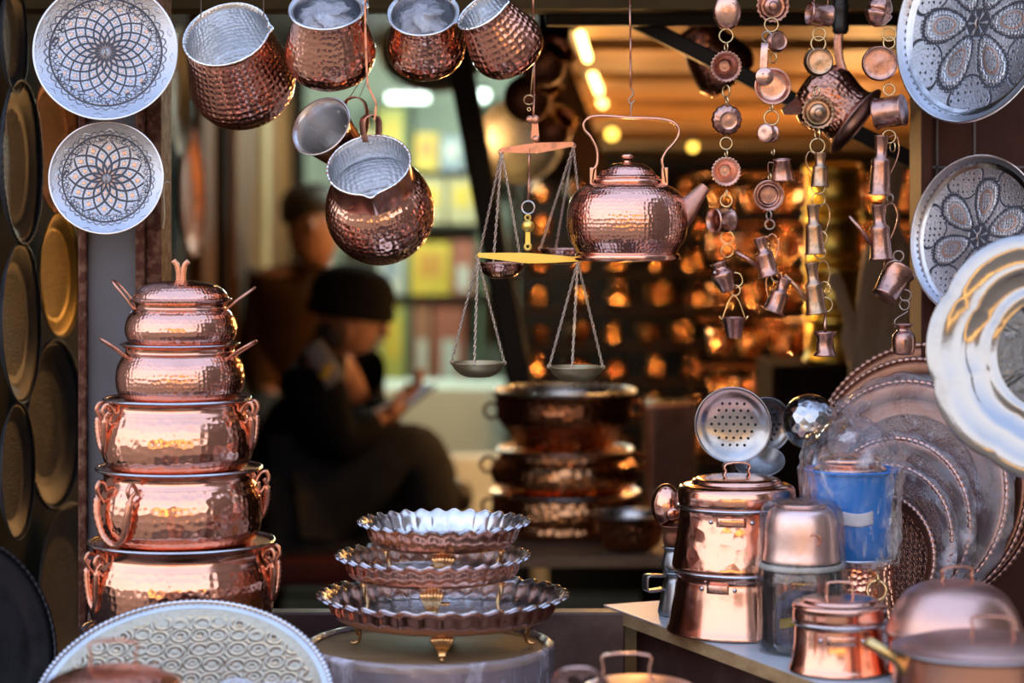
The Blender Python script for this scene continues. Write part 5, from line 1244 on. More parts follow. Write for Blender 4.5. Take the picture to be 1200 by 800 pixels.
# skimmers and ladles standing in a crock hidden behind
d = 3.56; s = S(d); cr = P(862, 610, d)
t = T('utensil_crock', 'steel crock holding the skimmers behind the copper pots', 'crock', (cr.x, d+.015, Zc))
b = MB(s); vessel(b, cat([(0, 0), (30, 0), (32, 6), (32, 90), (34, 96)], 4), 1.6, 48, 1.4); b.build('crock_body', [M_steel, M_steel], t)
def utensil(name, lab, px, py, d, R, ax, hz, holes=False, depth=.26, m=M_tin, foot=(862, 690), rim=True):
    s = S(d); t = T(name, lab, 'utensil', P(px, py, d)); Mx = RM(ax)
    prof = cat([(0, -R*depth), (R*.45, -R*depth*.88), (R*.70, -R*depth*.60), (R*.86, -R*depth*.25), (R*.97, -R*.01), (R, R*.02)], 5)
    b = MB(s); vessel(b, prof, 1.1, 72, .9, M=Mx); bw = b.build('utensil_bowl', [m, m], t)
    if holes:
        mbh = plain('hole '+lab[:6], (.01, .01, .01), .9) if 'M_hole' not in globals() else M_hole
        for i in range(-3, 4):
            for j in range(-3, 4):
                x = i*R*.19+(R*.095 if j % 2 else 0); y = j*R*.18; rr = math.hypot(x, y)
                if rr < R*.66:
                    zq = -R*depth*(1-.12*min(1, rr/R/.45)-max(0, rr/R-.45)*1.12)+1.4
                    b = MB(s); b.lathe([(0, .5), (1.5, .5), (1.7, -.6)], 10, M=Mx @ Matrix.Translation((x, y, zq))); b.build('hole', mbh, bw)
    f0 = Mx @ Vector((0, 0, -R*.05))
    ft = P(foot[0], foot[1], 3.565)-P(px, py, d); ft = ft/s
    dirv = (ft).normalized()
    b = MB(s); b.strap([f0+dirv*(R*.80), f0+dirv*(R*1.1)+Vector((0, 3, 0)), ft*.8, ft], 6, 1.8, side=dirv.cross(Vector((0, 1, 0)))); b.build('handle', m, t)
    return t
M_steel_s = metal('skimmer steel', (.46, .47, .50), .2, var=.4)
M_hole = plain('dark hole', (.01, .01, .012), .9)
utensil('skimmer', 'large perforated steel skimmer standing behind the lidded copper pot', 859, 498, 3.50, 45, AX(-.18, .05, 1), 0, True, .22, M_steel_s, (858, 690))
utensil('skimmer', 'second steel skimmer half hidden behind the perforated one', 897, 498, 3.575, 33, AX(.25, .05, 1), 0, True, .20, M_steel_s, (866, 690))
utensil('steel_ladle', 'small steel ladle bowl below the skimmers behind the copper lid', 890, 541, 3.545, 30, AX(-.1, -.92, .55), 0, False, .5, M_steel, (905, 690))
d = 3.52; s = S(d)
t = T('steel_ladle', 'round hammered steel ladle showing its back beside the plastic bag', 'utensil', P(946, 494, d))
b = MB(s); b.lathe(cat([(32, -15), (33, -10), (31, 2), (22, 14), (10, 19), (0, 20)], 5), 64, M=RM(AX(-.45, -.1, .9))); b.build('ladle_bowl', M_steel_h, t)
b = MB(s); b.strap([(14, 10, -20), (8, 4, -60), (-10, 0, -195)], 6, 1.8, side=(1, 0, .2)); b.build('handle', M_steel, t)

# cellophane wrapped set: copper pot upside down on a glass jar
d = 3.23; s = S(d); px = 939
t = T('glass_jar', 'glass jar holding a blue and yellow packet on the white board', 'jar', ((px-600)*s, d, Zc))
def glass():
    nt = NT('jar glass'); g = nt.n('ShaderNodeBsdfGlossy'); g.inputs['Roughness'].default_value = .03; tr = nt.n('ShaderNodeBsdfTransparent'); tr.inputs[0].default_value = (.90, .90, .88, 1)
    lw = nt.n('ShaderNodeLayerWeight'); lw.inputs[0].default_value = .3; mx = nt.n('ShaderNodeMixShader'); nt.link(nt.math('ADD', lw.outputs['Fresnel'], .04), mx.inputs[0]); nt.link(tr.outputs[0], mx.inputs[1]); nt.link(g.outputs[0], mx.inputs[2]); nt.link(mx.outputs[0], nt.out.inputs[0]); return nt.mat
M_glass = glass()
b = MB(s); vessel(b, cat([(0, 0), (42, 0), (47, 4), (48, 40), (48, 84), (46, 96)], 4), 2.0, 64, 1.6); b.build('jar_body', [M_glass, M_glass], t)
b = MB(s); b.lathe(cat([(47, 96), (50, 97), (50, 102), (47, 103)], 3), 64); b.build('jar_rim', M_whiteplastic, t)
b = MB(s); b.lathe([(48, 102.5), (0, 103)], 48); b.build('jar_lid', M_glass, t)
t2 = T('foil_packet', 'blue black foil packet with yellow label inside the glass jar', 'packet', ((px-603)*s, d-.008, Zc+.004))
b = MB(s); 
pts = cat([(-24, 4), (0, 2), (24, 4), (27, 30), (22, 62), (-2, 68), (-22, 60), (-27, 30)], 4, closed=True)
b.prism(pts, 16, smooth=False); b.build('packet_body', M_foil, t2)
b = MB(s); b.prism([(-24, 24), (20, 30), (20, 41), (-24, 35)], 17.6); b.build('label_strip', M_yellowlabel, t2)
zj = Zc+104*s
t = T('copper_pot', 'small glare lightened copper pot turned upside down on the glass jar', 'pot', ((px-600)*s, d, zj))
b = MB(s); b.lathe(cat([(44, 0), (45, 2), (43, 14), (42, 40), (40, 52), (36, 60), (30, 63), (0, 64)], 4), 72); b.build('pot_body', M_cop_glare, t)
b = MB(s); b.lathe(cat([(30, 64), (31, 66), (30, 68), (26, 68), (0, 66)], 3), 64); b.build('foot_ring', M_cop_pink, t)
b = MB(s); b.torus(7, 1.5, (11, -41, 30), (.2, 1, .2), 18, 6); b.build('ring_handle', M_cop_wire, t)
t = T('cellophane_bag', 'clear cellophane bag around the jar and the upturned pot', 'bag', ((px-600)*s, d, Zc+.0004))
b = MB(s); b.lathe(cat([(50.5, 0), (52, 8), (51.5, 50), (53, 96), (51.5, 110), (50, 140), (47, 164), (40, 172), (24, 175), (0, 175)], 4), 96, 0, rmod=lambda th, i: 1+.012*math.sin(7*th+i*.4)+.008*math.sin(19*th-i*.5)+.006*math.sin(41*th+i*.9)); b.build('bag_body', M_plastic_cl, t)
# front copper pot with handle
d = 3.09; s = S(d)
t, s = flared('copper_pot', 'front flared copper pot with riveted plate and wire handled lid', 984, d, Zc, [(0, 0), (57, 0), (60, 1.5), (57.5, 10), (54, 30), (53, 48), (53, 54), (54.5, 57)])
side_plate(t, s, 53.4, 43, -PI/2-.08, 36, 10)
b = MB(s); b.lathe([(54, 56), (56, 57), (56, 59), (54, 60)], 80); b.build('rim_band', M_rim, t)
b = MB(s); b.lathe(cat([(54, 60), (55, 61), (55, 74), (56, 76), (54, 79), (46, 81), (44, 83), (42, 84.5), (25, 86), (0, 87)], 3), 96); lid = b.build('lid', M_cop, t)
b = MB(s); b.strap([Vector(p) for p in cat([(-22, 0, 84), (-16, 0, 86), (-15, 0, 94), (-15, 0, 101), (-12, 0, 103), (11, 0, 103), (15, 0, 101), (15, 0, 94), (16, 0, 86), (23, 0, 84)], 3)], 5, 2.0); b.build('strap_handle', M_cop_pink, lid)
# copper pot with ring handle below the blue tub
d = 3.325; s = S(d)
t, s = flared('copper_pot', 'copper pot with brass ring handle under the blue tub', 1002, d, Zc, [(0, 0), (50, 0), (54, 2), (52, 26), (46, 64), (45, 88), (47, 94)], M_cop_h)
b = MB(s); b.torus(11, 2.2, (18, -49, 62), (.25, 1, -.2), 24, 8); b.build('ring_handle', M_gold, t)
b = MB(s); b.torus(6, 2.0, (18, -46, 75), (1, .2, 0), 18, 6); b.build('handle_eye', M_gold, t)
b = MB(s); b.lathe([(46, 93), (0, 93.3)], 48); b.build('flat_lid', M_cop_brush, t)
zb = Zc+94.4*s
t = T('blue_tub', 'bright blue plastic tub inside the clear bag', 'tub', ((998-600)*s, d, zb))
b = MB(s); vessel(b, [(0, 0), (44, 0), (45, 1), (47, 64), (47.5, 67), (52, 97), (52.5, 99), (54.5, 99), (55, 102)], 1.6, 80, 1.4, m_in=0); b.build('tub_body', M_blue, t)
b = MB(s); pts = [Vector((47.0*math.cos(a), 47.0*math.sin(a), 50+2*math.sin(5*a))) for a in [-PI/2-.5+k*.13 for k in range(8)]]; b.strap(pts, 15, 1.2, side=(0, 0, 1)); b.build('printed_label', M_bluewhite, t)
t = T('copper_lid_set', 'stack of copper lids lying in the blue tub inside the bag', 'lids', ((996-600)*s, d, zb+82*s))
for k, (r, z0_) in enumerate(((46, 0), (43, 13), (38, 24))):
    b = MB(s); b.lathe(cat([(0, z0_+.0), (r*.9, z0_+.0), (r, z0_+8), (r-2, z0_+10), (r*.7, z0_+13), (0, z0_+14)], 4), 64); b.build('copper_lid', M_cop_pink, t)
t = T('plastic_bag', 'crumpled clear plastic bag around the blue tub', 'bag', ((998-600)*s, d, zb+.001))
def bagmod(th, i): return 1+.030*math.sin(5*th+i*.35)+.022*math.sin(11*th-i*.6)+.016*math.sin(23*th+i*1.1)
b = MB(s); b.lathe(cat([(55, -8), (56, -2), (57, 20), (58.5, 60), (61, 100), (61, 112), (54, 132), (38, 148), (18, 158), (8, 164), (14, 172), (24, 180)], 5), 110, 0, rmod=bagmod, zmod=lambda th, i: 2.5*math.sin(6*th+i*.5)); b.build('bag_body', M_plastic, t)

# ---------------------------------------------------------------- round copper trays leaning in plastic at the right
M_ct = chased('brown chased tray', .17, (.50, .27, .19), .66, (.13, .06, .045), 20, .44)
def ctray(lab, px, py, R, d, ax, wrap, beads=90):
    s = S(d); t = T('copper_tray', lab, 'tray', P(px, py, d), face(ax), 'round copper trays leaning at the right')
    b = MB(s)
    b.lathe([(0, 0), (R*.5, 0), (R*.80, 0), (R*.84, 2.5)], 96, 0); b.build('tray_face', M_ct, t)
    b = MB(s); b.lathe([(R*.84, 2.5), (R*.88, 6), (R*.95, 8), (R, 8), (R*.99, 6), (R*.86, 1), (R*.8, -1.6), (0, -1.6)], 96); b.build('tray_border', M_cop_tray, t)
    b = MB(s); b.torus(R, 3.0, (0, 0, 8), segs=beads*4, ms=6, mod=lambda th: .6+.55*abs(math.sin(th*beads/2))); b.build('beaded_rim', M_cop_lid, t)
    if wrap:
        b = MB(s); b.lathe(cat([(0, 14), (R*.4, 11), (R*.9, 13), (R*1.05, 8), (R*1.07, 2), (R*.9, -4), (0, -5)], 4), 90, 0, rmod=lambda th, i: 1+.018*math.sin(6*th+i*.7)+.012*math.sin(17*th-i), zmod=lambda th, i: 1.4*math.sin(9*th+i)); b.build('plastic_wrap', M_plastic_wr, t)
    return t
ax = AX(-.62, -.16, .78)
ctray('largest copper tray at the back of the leaning row, its beaded rim highest', 1083, 556, 152, 3.57, ax, False, 110)
ctray('second copper tray of the leaning row, unwrapped beaded rim near the brown panel', 1074, 566, 145, 3.535, ax, False, 104)
ctray('third copper tray of the leaning row, wrapped in crinkled plastic', 1062, 577, 130, 3.495, AX(-.58, -.18, .8), True, 96)
ctray('fourth copper tray of the leaning row, smaller and wrapped, behind the blue tub', 1052, 612, 98, 3.46, AX(-.62, -.14, .78), True, 76)
ctray('fifth copper tray of the leaning row, small wrapped one', 1044, 630, 84, 3.425, AX(-.62, -.14, .78), True, 70)
ctray('smallest copper tray at the front of the leaning row', 1038, 652, 70, 3.40, AX(-.66, -.12, .75), False, 60)

# big silver tray with lobed edge at far right
d = 3.02; s = S(d)
t = T('hanging_tray', 'big polished silver tray with lobed edge cut by the right border', 'tray', P(1236, 415, d), face(AX(-.35, -.12, .94)))
R = 146
def lob(th, i):
    k = min(1, i/4.0) if i < 12 else 1
    return 1+.045*k*abs(math.cos(4*th+.5))**.6-.03*k
b = MB(s); b.lathe([(0, 0), (R*.45, 0), (R*.50, 1.5), (R*.53, 3), (R*.55, 1), (R*.60, .5), (R*.70, 6), (R*.72, 9), (R*.75, 8), (R*.86, 12), (R*.92, 15), (R*.94, 14), (R*1.0, 16), (R*1.01, 14), (R*.9, 9), (R*.6, -2), (0, -2)], 160, 0, rmod=lob); b.build('tray_body', M_silver, t)
M_e = chased('silver flower chasing', R*.47*s, (.56, .52, .46), .97, (.14, .11, .08), 9, .3)
b = MB(s); b.lathe([(0, 1.0), (R*.46, 1.0)], 96); b.build('chased_centre', M_e, t)
for k in range(16):
    a = 2*PI*k/16
    b = MB(s); b.ball((R*.38*math.cos(a), R*.38*math.sin(a), 1.2), 6, 14, sc3=(1, 1, .25)); b.build('blossom', M_e, t)

q = t.rotation_quaternion.inverted(); b = MB(s); b.tube([Vector((0, 0, -2))+(q @ Vector((-20, 6, R*.9))), Vector((0, 0, -2))+(q @ Vector((-20, 6, (1.785-t.location.z)/s)))], .8, 6); b.build('hanging_wire', M_iron, t)
# domed pan and casserole in the right foreground
d = 3.02; s = S(d); zt_ = Zc
Hd = (zpx(741, d)-zt_)/s
t = T('domed_pan', 'copper pan under a broad matt domed lid right of the front pot', 'pan', ((1119-600)*s, d, zt_))
b = MB(s); vessel(b, cat([(0, 0), (70, 0), (76, 4), (78, Hd-3), (80, Hd)], 4), 1.8, 72, 1.4); b.build('pan_body', [M_cop, M_tin], t)
b = MB(s); b.lathe(cat([(80, Hd+1), (80.5, Hd+3), (78, Hd+8), (72, Hd+26), (58, Hd+46), (38, Hd+57), (15, Hd+61), (0, Hd+61.5)], 5), 96); lid = b.build('domed_lid', M_cop_lid, t)
b = MB(s); b.lathe([(79.5, Hd), (81.5, Hd), (81.5, Hd+2.4), (79.5, Hd+3)], 96); b.build('rim_band', M_rim, t)
lid_strap(lid, s, Hd+59, 18, 17, 9, M_cop_wire, 6, cx=2, rot=.2)
d = 2.82; s = S(d)
Hc = (zpx(760, d)-.7018)/s
t = T('copper_casserole', 'wide copper casserole with flat lid and brass side handle at lower right', 'casserole', ((1150-600)*s, d, .7018))
b = MB(s); vessel(b, cat([(0, 0), (95, 0), (100, 4), (102, Hc-6), (103, Hc)], 4), 2, 80, 2); b.build('casserole_body', [M_cop_brush, M_cop_lid], t)
b = MB(s); b.lathe(cat([(105, Hc-1), (106, Hc+1), (103, Hc+3), (96, Hc+3.5), (85, Hc+8), (60, Hc+14), (25, Hc+17), (0, Hc+17.5)], 5), 96); lid = b.build('lid', M_cop_lid, t)
b = MB(s); b.torus(105, 1.3, (0, 0, Hc+1.0), segs=96, ms=8); b.build('lid_rim', M_steel, lid)
lid_strap(lid, s, Hc+13, 24, 25, 10, M_cop_wire, 8, cx=12, cy=-8, rot=-.2)
b = MB(s); b.strap([Vector(p) for p in cat([(-92, -28, Hc-24), (-100, -30, Hc-12), (-112, -32, Hc-2), (-128, -30, Hc+8), (-138, -24, Hc+14)], 4)], [16, 15, 14, 14, 13, 13, 13, 14, 15, 16, 17, 17, 17, 17, 16, 15, 14], 10, side=(.3, -1, .25)); b.build('brass_handle', M_brass, t)

# pan lid with heart cut handle at the bottom centre
d = 2.86; s = S(d)
Hh = (zpx(806, d)-.7018)/s
t = T('copper_pan', 'copper pan with high strap handle at the bottom edge', 'pan', ((748-600)*s, d, .7018))
b = MB(s); vessel(b, cat([(0, 0), (60, 0), (64, 3), (65, Hh-4), (66, Hh)], 4), 1.8, 64, 1.4); b.build('pan_body', [M_cop, M_tin], t)
b = MB(s); b.lathe(cat([(66, Hh+1), (64, Hh+3), (45, Hh+8), (0, Hh+11)], 4), 72); lid = b.build('lid', M_cop_lid, t)
lid_strap(lid, s, Hh+9, 28, 30, 9, M_cop_pink, 14, cx=-14)
ho = cat([(-36, -8), (-37, 8), (-28, 21), (-10, 26), (8, 24), (24, 12), (30, -6), (14, -20), (-16, -20)], 5, closed=True)
heart = [(x*1.0, z*1.0) for x, z in cat([(0, -15), (-14, -2), (-19, 8), (-12, 15), (-4, 12), (0, 7), (4, 12), (12, 15), (19, 8), (14, -2)], 5, closed=True)]
t2 = T('heart_handle', 'flat copper pan with heart cut out of its handle beside the strap handle', 'pan', P(684, 802, 2.745), Quaternion((1, 0, 0), .5))
me = None
s2 = S(2.745)
b = MB(s2)
nA = len(ho); 
# ring between outline and heart, resampled by angle
def samp(poly, c, n):
    out = []
    for k in range(n):
        a = 2*PI*k/n; dx, dz = math.cos(a), math.sin(a); best = 0
        for i in range(len(poly)):
            x0, z0_ = poly[i][0]-c[0], poly[i][1]-c[1]; x1, z1 = poly[(i+1) % len(poly)][0]-c[0], poly[(i+1) % len(poly)][1]-c[1]
            den = dx*(z1-z0_)-dz*(x1-x0)
            if abs(den) < 1e-9: continue
            tt = (x0*(z1-z0_)-z0_*(x1-x0))/den; uu = (x0*dz-z0_*dx)/den
            if tt > 0 and -1e-6 <= uu <= 1+1e-6: best = max(best, tt)
        out.append((c[0]+dx*best, c[1]+dz*best))
    return out
N_ = 72; o1 = samp(ho, (-2, 0), N_); i1 = samp([(x-2, z) for x, z in heart], (-2, 0), N_)
vs = [(x, y, z) for y in (-1.6, 1.6) for (x, z) in o1+i1]; fs = []
for k in range(N_):
    j = (k+1) % N_
    fs += [[k, j, N_+j, N_+k], [2*N_+k, 2*N_+j, 3*N_+j, 3*N_+k], [k, j, 2*N_+j, 2*N_+k], [N_+k, N_+j, 3*N_+j, 3*N_+k]]
b.add(vs, fs, 0, smooth=False); b.build('heart_cut_handle', M_cop_pink, t2)
q2 = t2.rotation_quaternion.inverted(); hb = (P(684, 802, 2.745).z-.7018)/s2
b = MB(s2); M4 = q2.to_matrix().to_4x4() @ Matrix.Translation((-4, 4, -hb))
vessel(b, cat([(0, 0), (34, 0), (36, 3), (36, hb*.62), (37, hb*.66)], 4), 1.6, 48, 1.2, M=M4); b.build('pan_body', [M_cop, M_tin], t2)
# ---------------------------------------------------------------- people
def skin(name, verts, edges, radii, mat, parent, sub=2, root=0):
    me = bpy.data.meshes.new(name); me.from_pydata([tuple(v) for v in verts], edges, [])
    o = bpy.data.objects.new(name, me); COL.objects.link(o); o.parent = parent
    sk = o.modifiers.new('skin', 'SKIN'); sk.use_smooth_shade = True; sk.branch_smoothing = .6
    for i, r in enumerate(radii):
        r = r if isinstance(r, tuple) else (r, r)
        me.skin_vertices[0].data[i].radius = r
        me.skin_vertices[0].data[i].use_root = (i == root)
    ss_ = o.modifiers.new('sub', 'SUBSURF'); ss_.levels = sub; ss_.render_levels = sub
    # freeze the grown surface into a plain mesh
    dg = bpy.context.evaluated_depsgraph_get(); ev = o.evaluated_get(dg)
    m2 = bpy.data.meshes.new_from_object(ev); o.modifiers.clear(); o.data = m2
    m2.materials.clear(); m2.materials.append(mat)
    for p in m2.polygons: p.use_smooth = True
    return o
class Sk:
    def __init__(self): self.v = []; self.e = []; self.r = []
    def add(self, p, r, par=None):
        self.v.append(Vector(p)); self.r.append(r)
        if par is not None: self.e.append((par, len(self.v)-1))
        return len(self.v)-1
    def chain(self, par, items):
        for p, r in items: par = self.add(p, r, par)
        return par
d6 = 6.0
o6 = P(390, 600, d6)
def W(px, py, dz=0): return P(px, py, d6)+Vector((0, dz, 0))-o6
per = T('person', 'seated person in black jacket and dark knit hat looking at a phone', 'person', o6)
# continuous body: pelvis, spine, head, arms with fingers, legs
B = Sk()
pel = B.add(W(372, 575, .02), (.10, .09))
sp1 = B.add(W(366, 520, .02), (.095, .08), pel); sp2 = B.add(W(372, 465, .0), (.095, .08), sp1); chs = B.add(W(380, 432, 0), (.075, .065), sp2)
nk = B.add(W(396, 410, -.01), .058, chs); hd0 = B.add(W(408, 395, -.01), (.075, .082), nk); hd1 = B.add(W(412, 368, -.01), (.098, .088), hd0); hd2 = B.add(W(410, 345, -.01), (.088, .08), hd1)
def arm(shp, elp, wrp, hand_dir, sx):
    a = B.chain(chs, [(shp, .040), ((Vector(shp)+Vector(elp))/2, .040), (elp, .036), ((Vector(elp)+Vector(wrp))/2, .032), (wrp, .026)])
    hd = Vector(hand_dir).normalized(); side = Vector((0, 1, 0)); pm = B.add(Vector(wrp)+hd*.045, (.036, .018), a)
    kn = B.add(Vector(wrp)+hd*.085, (.038, .016), pm)
    for i, (off, ln) in enumerate(((-.030, .062), (-.010, .074), (.010, .070), (.029, .055))):
        b0 = Vector(wrp)+hd*.092+side*off; up = Vector((0, 0, 1))
        B.chain(kn, [(b0, .0095), (b0+hd*ln*.5+up*.010, .009), (b0+hd*ln*.75+up*.030, .008), (b0+hd*ln*.7+up*.048, .007)])
    th = Vector(wrp)+hd*.035+side*(-.04*sx)
    B.chain(pm, [(th, .011), (th+hd*.03+Vector((0, -.012*sx, .018)), .010), (th+hd*.05+Vector((0, -.004*sx, .035)), .008)])
arm(W(372, 432, -.17), W(398, 515, -.20), W(448, 483, -.10), W(470, 470, -.05)-W(448, 483, -.10), 1)
arm(W(392, 428, .16), W(425, 505, .20), W(455, 487, .06), W(472, 472, .02)-W(455, 487, .06), -1)
for sy, kn_, an_, ft_ in ((-.09, W(500, 512, -.10), W(512, 640, -.10), W(548, 655, -.12)), (.10, W(490, 545, .12), W(520, 572, -.03), W(552, 580, -.05))):
    hip = B.add(W(385, 573, sy), .07, pel)
    B.chain(hip, [((W(385, 573, sy)*.5+kn_*.5), .062), (kn_, .050), (kn_*.5+an_*.5, .044), (an_, .038), (ft_, .032)])
body = skin('body', B.v, B.e, B.r, M_skin, per, 2, 0)
# nose and jaw belong to the face
b = MB(); fc = W(440, 388, -.01)
# jacket
J = Sk(); j0 = J.add(W(372, 590, .02), (.19, .165)); j1 = J.add(W(362, 530, .02), (.185, .165), j0); j2 = J.add(W(366, 470, 0), (.175, .16), j1); j3 = J.add(W(378, 428, 0), (.14, .12), j2); j4 = J.add(W(391, 408, 0), (.085, .085), j3)
J.chain(j3, [(W(372, 432, -.17), .095), (W(386, 475, -.20), .083), (W(398, 515, -.20), .075), (W(424, 500, -.15), .062), (W(445, 485, -.105), .050)])
J.chain(j3, [(W(392, 428, .16), .095), (W(410, 470, .20), .08), (W(425, 505, .20), .072), (W(440, 496, .13), .06), (W(452, 488, .07), .050)])
jk = skin('jacket', J.v, J.e, J.r, M_jacket, per, 2, 0)
def fly(name, p, q, w, m, depth):
    b = MB(); b.strap([p, (p+q)/2+Vector((0, -.004, 0)), q], w, .012, side=(.75, 0, -.65)); return b.build(name, m, per)
b = MB(); b.strap(cat([W(374, 398, -.235), W(384, 410, -.255), W(394, 425, -.265), (W(402, 438, -.262))], 4), .05, .012, side=(.8, 0, .6)); b.build('grey_stripe', M_greypatch, per)
b = MB(); b.strap([W(388, 424, -.272), W(391, 428, -.274), W(397, 426, -.274)], .036, .012, side=(.4, 0, .9)); b.build('yellow_badge', M_yellowpatch, per)
# trousers
K = Sk(); k0 = K.add(W(378, 578, .02), (.16, .145))
for sy, kn_, an_ in ((-.09, W(500, 514, -.10), W(512, 632, -.10)), (.10, W(490, 545, .12), W(516, 570, -.02))):
    h_ = K.add(W(392, 572, sy), .118, k0)
    K.chain(h_, [(W(392, 572, sy)*.5+kn_*.5, .115), (kn_, .088), (kn_*.55+an_*.45, .078), (an_, .060)])
skin('trousers', K.v, K.e, K.r, M_trouser, per, 2, 0)
for an_, ft_ in ((W(512, 640, -.10), W(548, 655, -.12)), (W(520, 572, -.03), W(554, 580, -.05))):
    H = Sk(); h0 = H.add(an_, .048); H.chain(h0, [(an_*.4+ft_*.6+Vector((0, 0, -.01)), .046), (ft_, .040)]); skin('shoe', H.v, H.e, H.r, M_shoe, per, 2, 0)
# knit hat
Mh = Matrix.Translation(W(410, 372, -.01)) @ Matrix.Rotation(.14, 4, 'Y')
b = MB(); b.lathe(cat([(.098, 0), (.108, .004), (.110, .03), (.104, .04), (.107, .045), (.104, .075), (.085, .108), (.045, .128), (0, .132)], 5), 48, 0, rmod=lambda th, i: 1+.012*math.sin(24*th), M=Mh @ Matrix.Diagonal((1.0, .88, 1, 1))); b.build('knit_hat', M_hat, per)
# face features: nose, brow, ear on the side facing right and down
b = MB(); b.tube([W(446, 374, -.01), W(451, 387, -.01), W(449, 391, -.01), W(444, 391, -.01)], [.010, .016, .017, .008], 10); b.build('nose', M_skin, per)
b = MB(); b.tube([W(442, 399, -.03), W(447, 400, -.01), W(442, 399, .02)], [.004, .006, .004], 8); b.build('mouth', plain('lips', (.25, .09, .07), .5), per)
b = MB(); b.ball(W(411, 386, -.092), .018, 12, sc3=(.7, .4, 1.3)); b.build('ear', M_skin, per)
b = MB(); b.ball(W(441, 375, -.045), .008, 10); b.build('eye', M_hair, per)
b = MB(); b.lathe(cat([(0, -.03), (.045, -.03), (.052, 0), (.04, .03), (0, .035)], 4), 20, M=Matrix.Translation(W(393, 392, -.03))); b.build('hair', M_hair, per)
b = MB(); 
ph = P(478, 470, 5.97); tp = T('phone', 'dark phone held by the seated person', 'phone', ph, face(Vector((-.35, -.25, .75))))
b.box((-.036, -.075, -.004), (.036, .075, .004), 0, .003); b.build('phone_body', M_phone, tp)
b = MB(); b.box((-.033, -.070, .0042), (.033, .070, .0048)); b.build('screen', emit('phone screen', (.55, .6, .65), .25), tp)
# bench under the person
zb_ = P(0, 640, d6).z
t = T('low_stool', 'low stool with red cushion and pale legs under the seated person', 'stool', (P(375, 0, d6).x, d6, .12))
b = MB(); b.box((-.21, -.20, zb_-.12-.07), (.21, .20, zb_-.12), 0, .02); b.build('cushion', M_redcushion, t)
for sx in (-.17, .17):
    for sy in (-.16, .16):
        b = MB(); b.box((sx-.025, sy-.025, 0), (sx+.025, sy+.025, zb_-.19), 0, .003); b.build('leg', M_stoolwood, t)
b = MB(); b.box((-.17, -.175, .10), (.17, -.145, .15), 0, .003); b.build('stretcher', M_stoolwood, t)
t = T('plastic_chair', 'white plastic chair with curved arm behind the crossed leg', 'chair', (P(560, 0, 6.7).x, 6.7, .12))
sz = .40
b = MB(); b.box((-.20, -.18, sz-.03), (.20, .20, sz), 0, .012); b.build('seat', M_whiteplastic, t)
for sx in (-.17, .17):
    for sy in (-.15, .17):
        b = MB(); b.box((sx-.02, sy-.02, 0), (sx+.02, sy+.02, sz-.03), 0, .003); b.build('leg', M_whiteplastic, t)
for sx in (-.20, .20):
    b = MB(); b.strap(cat([(sx, -.15, sz-.01), (sx, -.17, sz+.08), (sx, -.12, sz+.17), (sx, .02, sz+.19), (sx, .20, sz+.19)], 5), .045, .015, side=(1, 0, 0)); b.build('arm', M_whiteplastic, t)
b = MB(); b.strap(cat([(0, .20, sz-.01), (0, .22, sz+.1), (0, .24, sz+.19)], 4), .38, .015, side=(1, 0, 0)); b.build('backrest', M_whiteplastic, t)
# second person, further back
d7 = 6.85; o7 = P(366, 620, d7)
def V(px, py, dz=0): return P(px, py, d7)+Vector((0, dz, 0))-o7
p2 = T('person', 'dark haired person in brown coat seated in the back by the wooden doors', 'person', o7)
B = Sk(); pel = B.add(V(360, 470), (.13, .11)); a = B.chain(pel, [(V(360, 410), (.14, .11)), (V(360, 350), (.15, .11)), (V(362, 320), (.11, .08))]); chs = a
nk = B.add(V(365, 305, -.01), .055, chs); B.chain(nk, [(V(368, 290, -.02), (.07, .075)), (V(368, 265, -.02), (.082, .09)), (V(366, 242, -.01), (.075, .08))])
for sx in (-1, 1):
    B.chain(chs, [(V(362+sx*52, 330), .055), (V(362+sx*58, 390), .045), (V(362+sx*52, 440, -.08), .035), (V(362+sx*40, 462, -.16), .026), (V(362+sx*30, 464, -.20), .03)])
    B.chain(pel, [(V(362+sx*34, 485), .085), (V(362+sx*40, 487, -.20), .07), (V(362+sx*42, 490, -.40), .058), (V(362+sx*42, 590, -.38), .045), (V(362+sx*42, 660, -.34), .036), (V(362+sx*42, 672, -.44), .03)])
skin('body', B.v, B.e, B.r, M_skin, p2, 2, 0)
J = Sk(); j0 = J.add(V(360, 492), (.17, .14)); j3 = J.chain(j0, [(V(360, 430), (.19, .15)), (V(360, 360), (.19, .14)), (V(362, 325), (.14, .11)), (V(364, 310), (.08, .08))])
for sx in (-1, 1): J.chain(3, [(V(362+sx*50, 332), .080), (V(362+sx*58, 390), .065), (V(362+sx*52, 440, -.08), .06), (V(362+sx*44, 460, -.14), .05)])
skin('coat', J.v, J.e, J.r, M_coat, p2, 2, 0)
K = Sk(); k0 = K.add(V(360, 490), (.15, .12))
for sx in (-1, 1): K.chain(k0, [(V(362+sx*34, 488), .105), (V(362+sx*40, 488, -.20), .09), (V(362+sx*42, 491, -.40), .075), (V(362+sx*42, 590, -.38), .065), (V(362+sx*42, 652, -.34), .055)])
skin('trousers', K.v, K.e, K.r, M_trouser, p2, 2, 0)
b = MB(); b.lathe(cat([(.088, -.03), (.094, .0), (.09, .04), (.06, .075), (0, .088)], 5), 32, M=Matrix.Translation(V(366, 250, .012)) @ Matrix.Diagonal((1, 1.08, 1, 1))); b.build('hair', M_hair, p2)
b = MB(); b.tube([V(370, 258, -.105), V(371, 268, -.125), V(370, 272, -.11)], [.008, .014, .010], 10); b.build('nose', M_skin, p2)

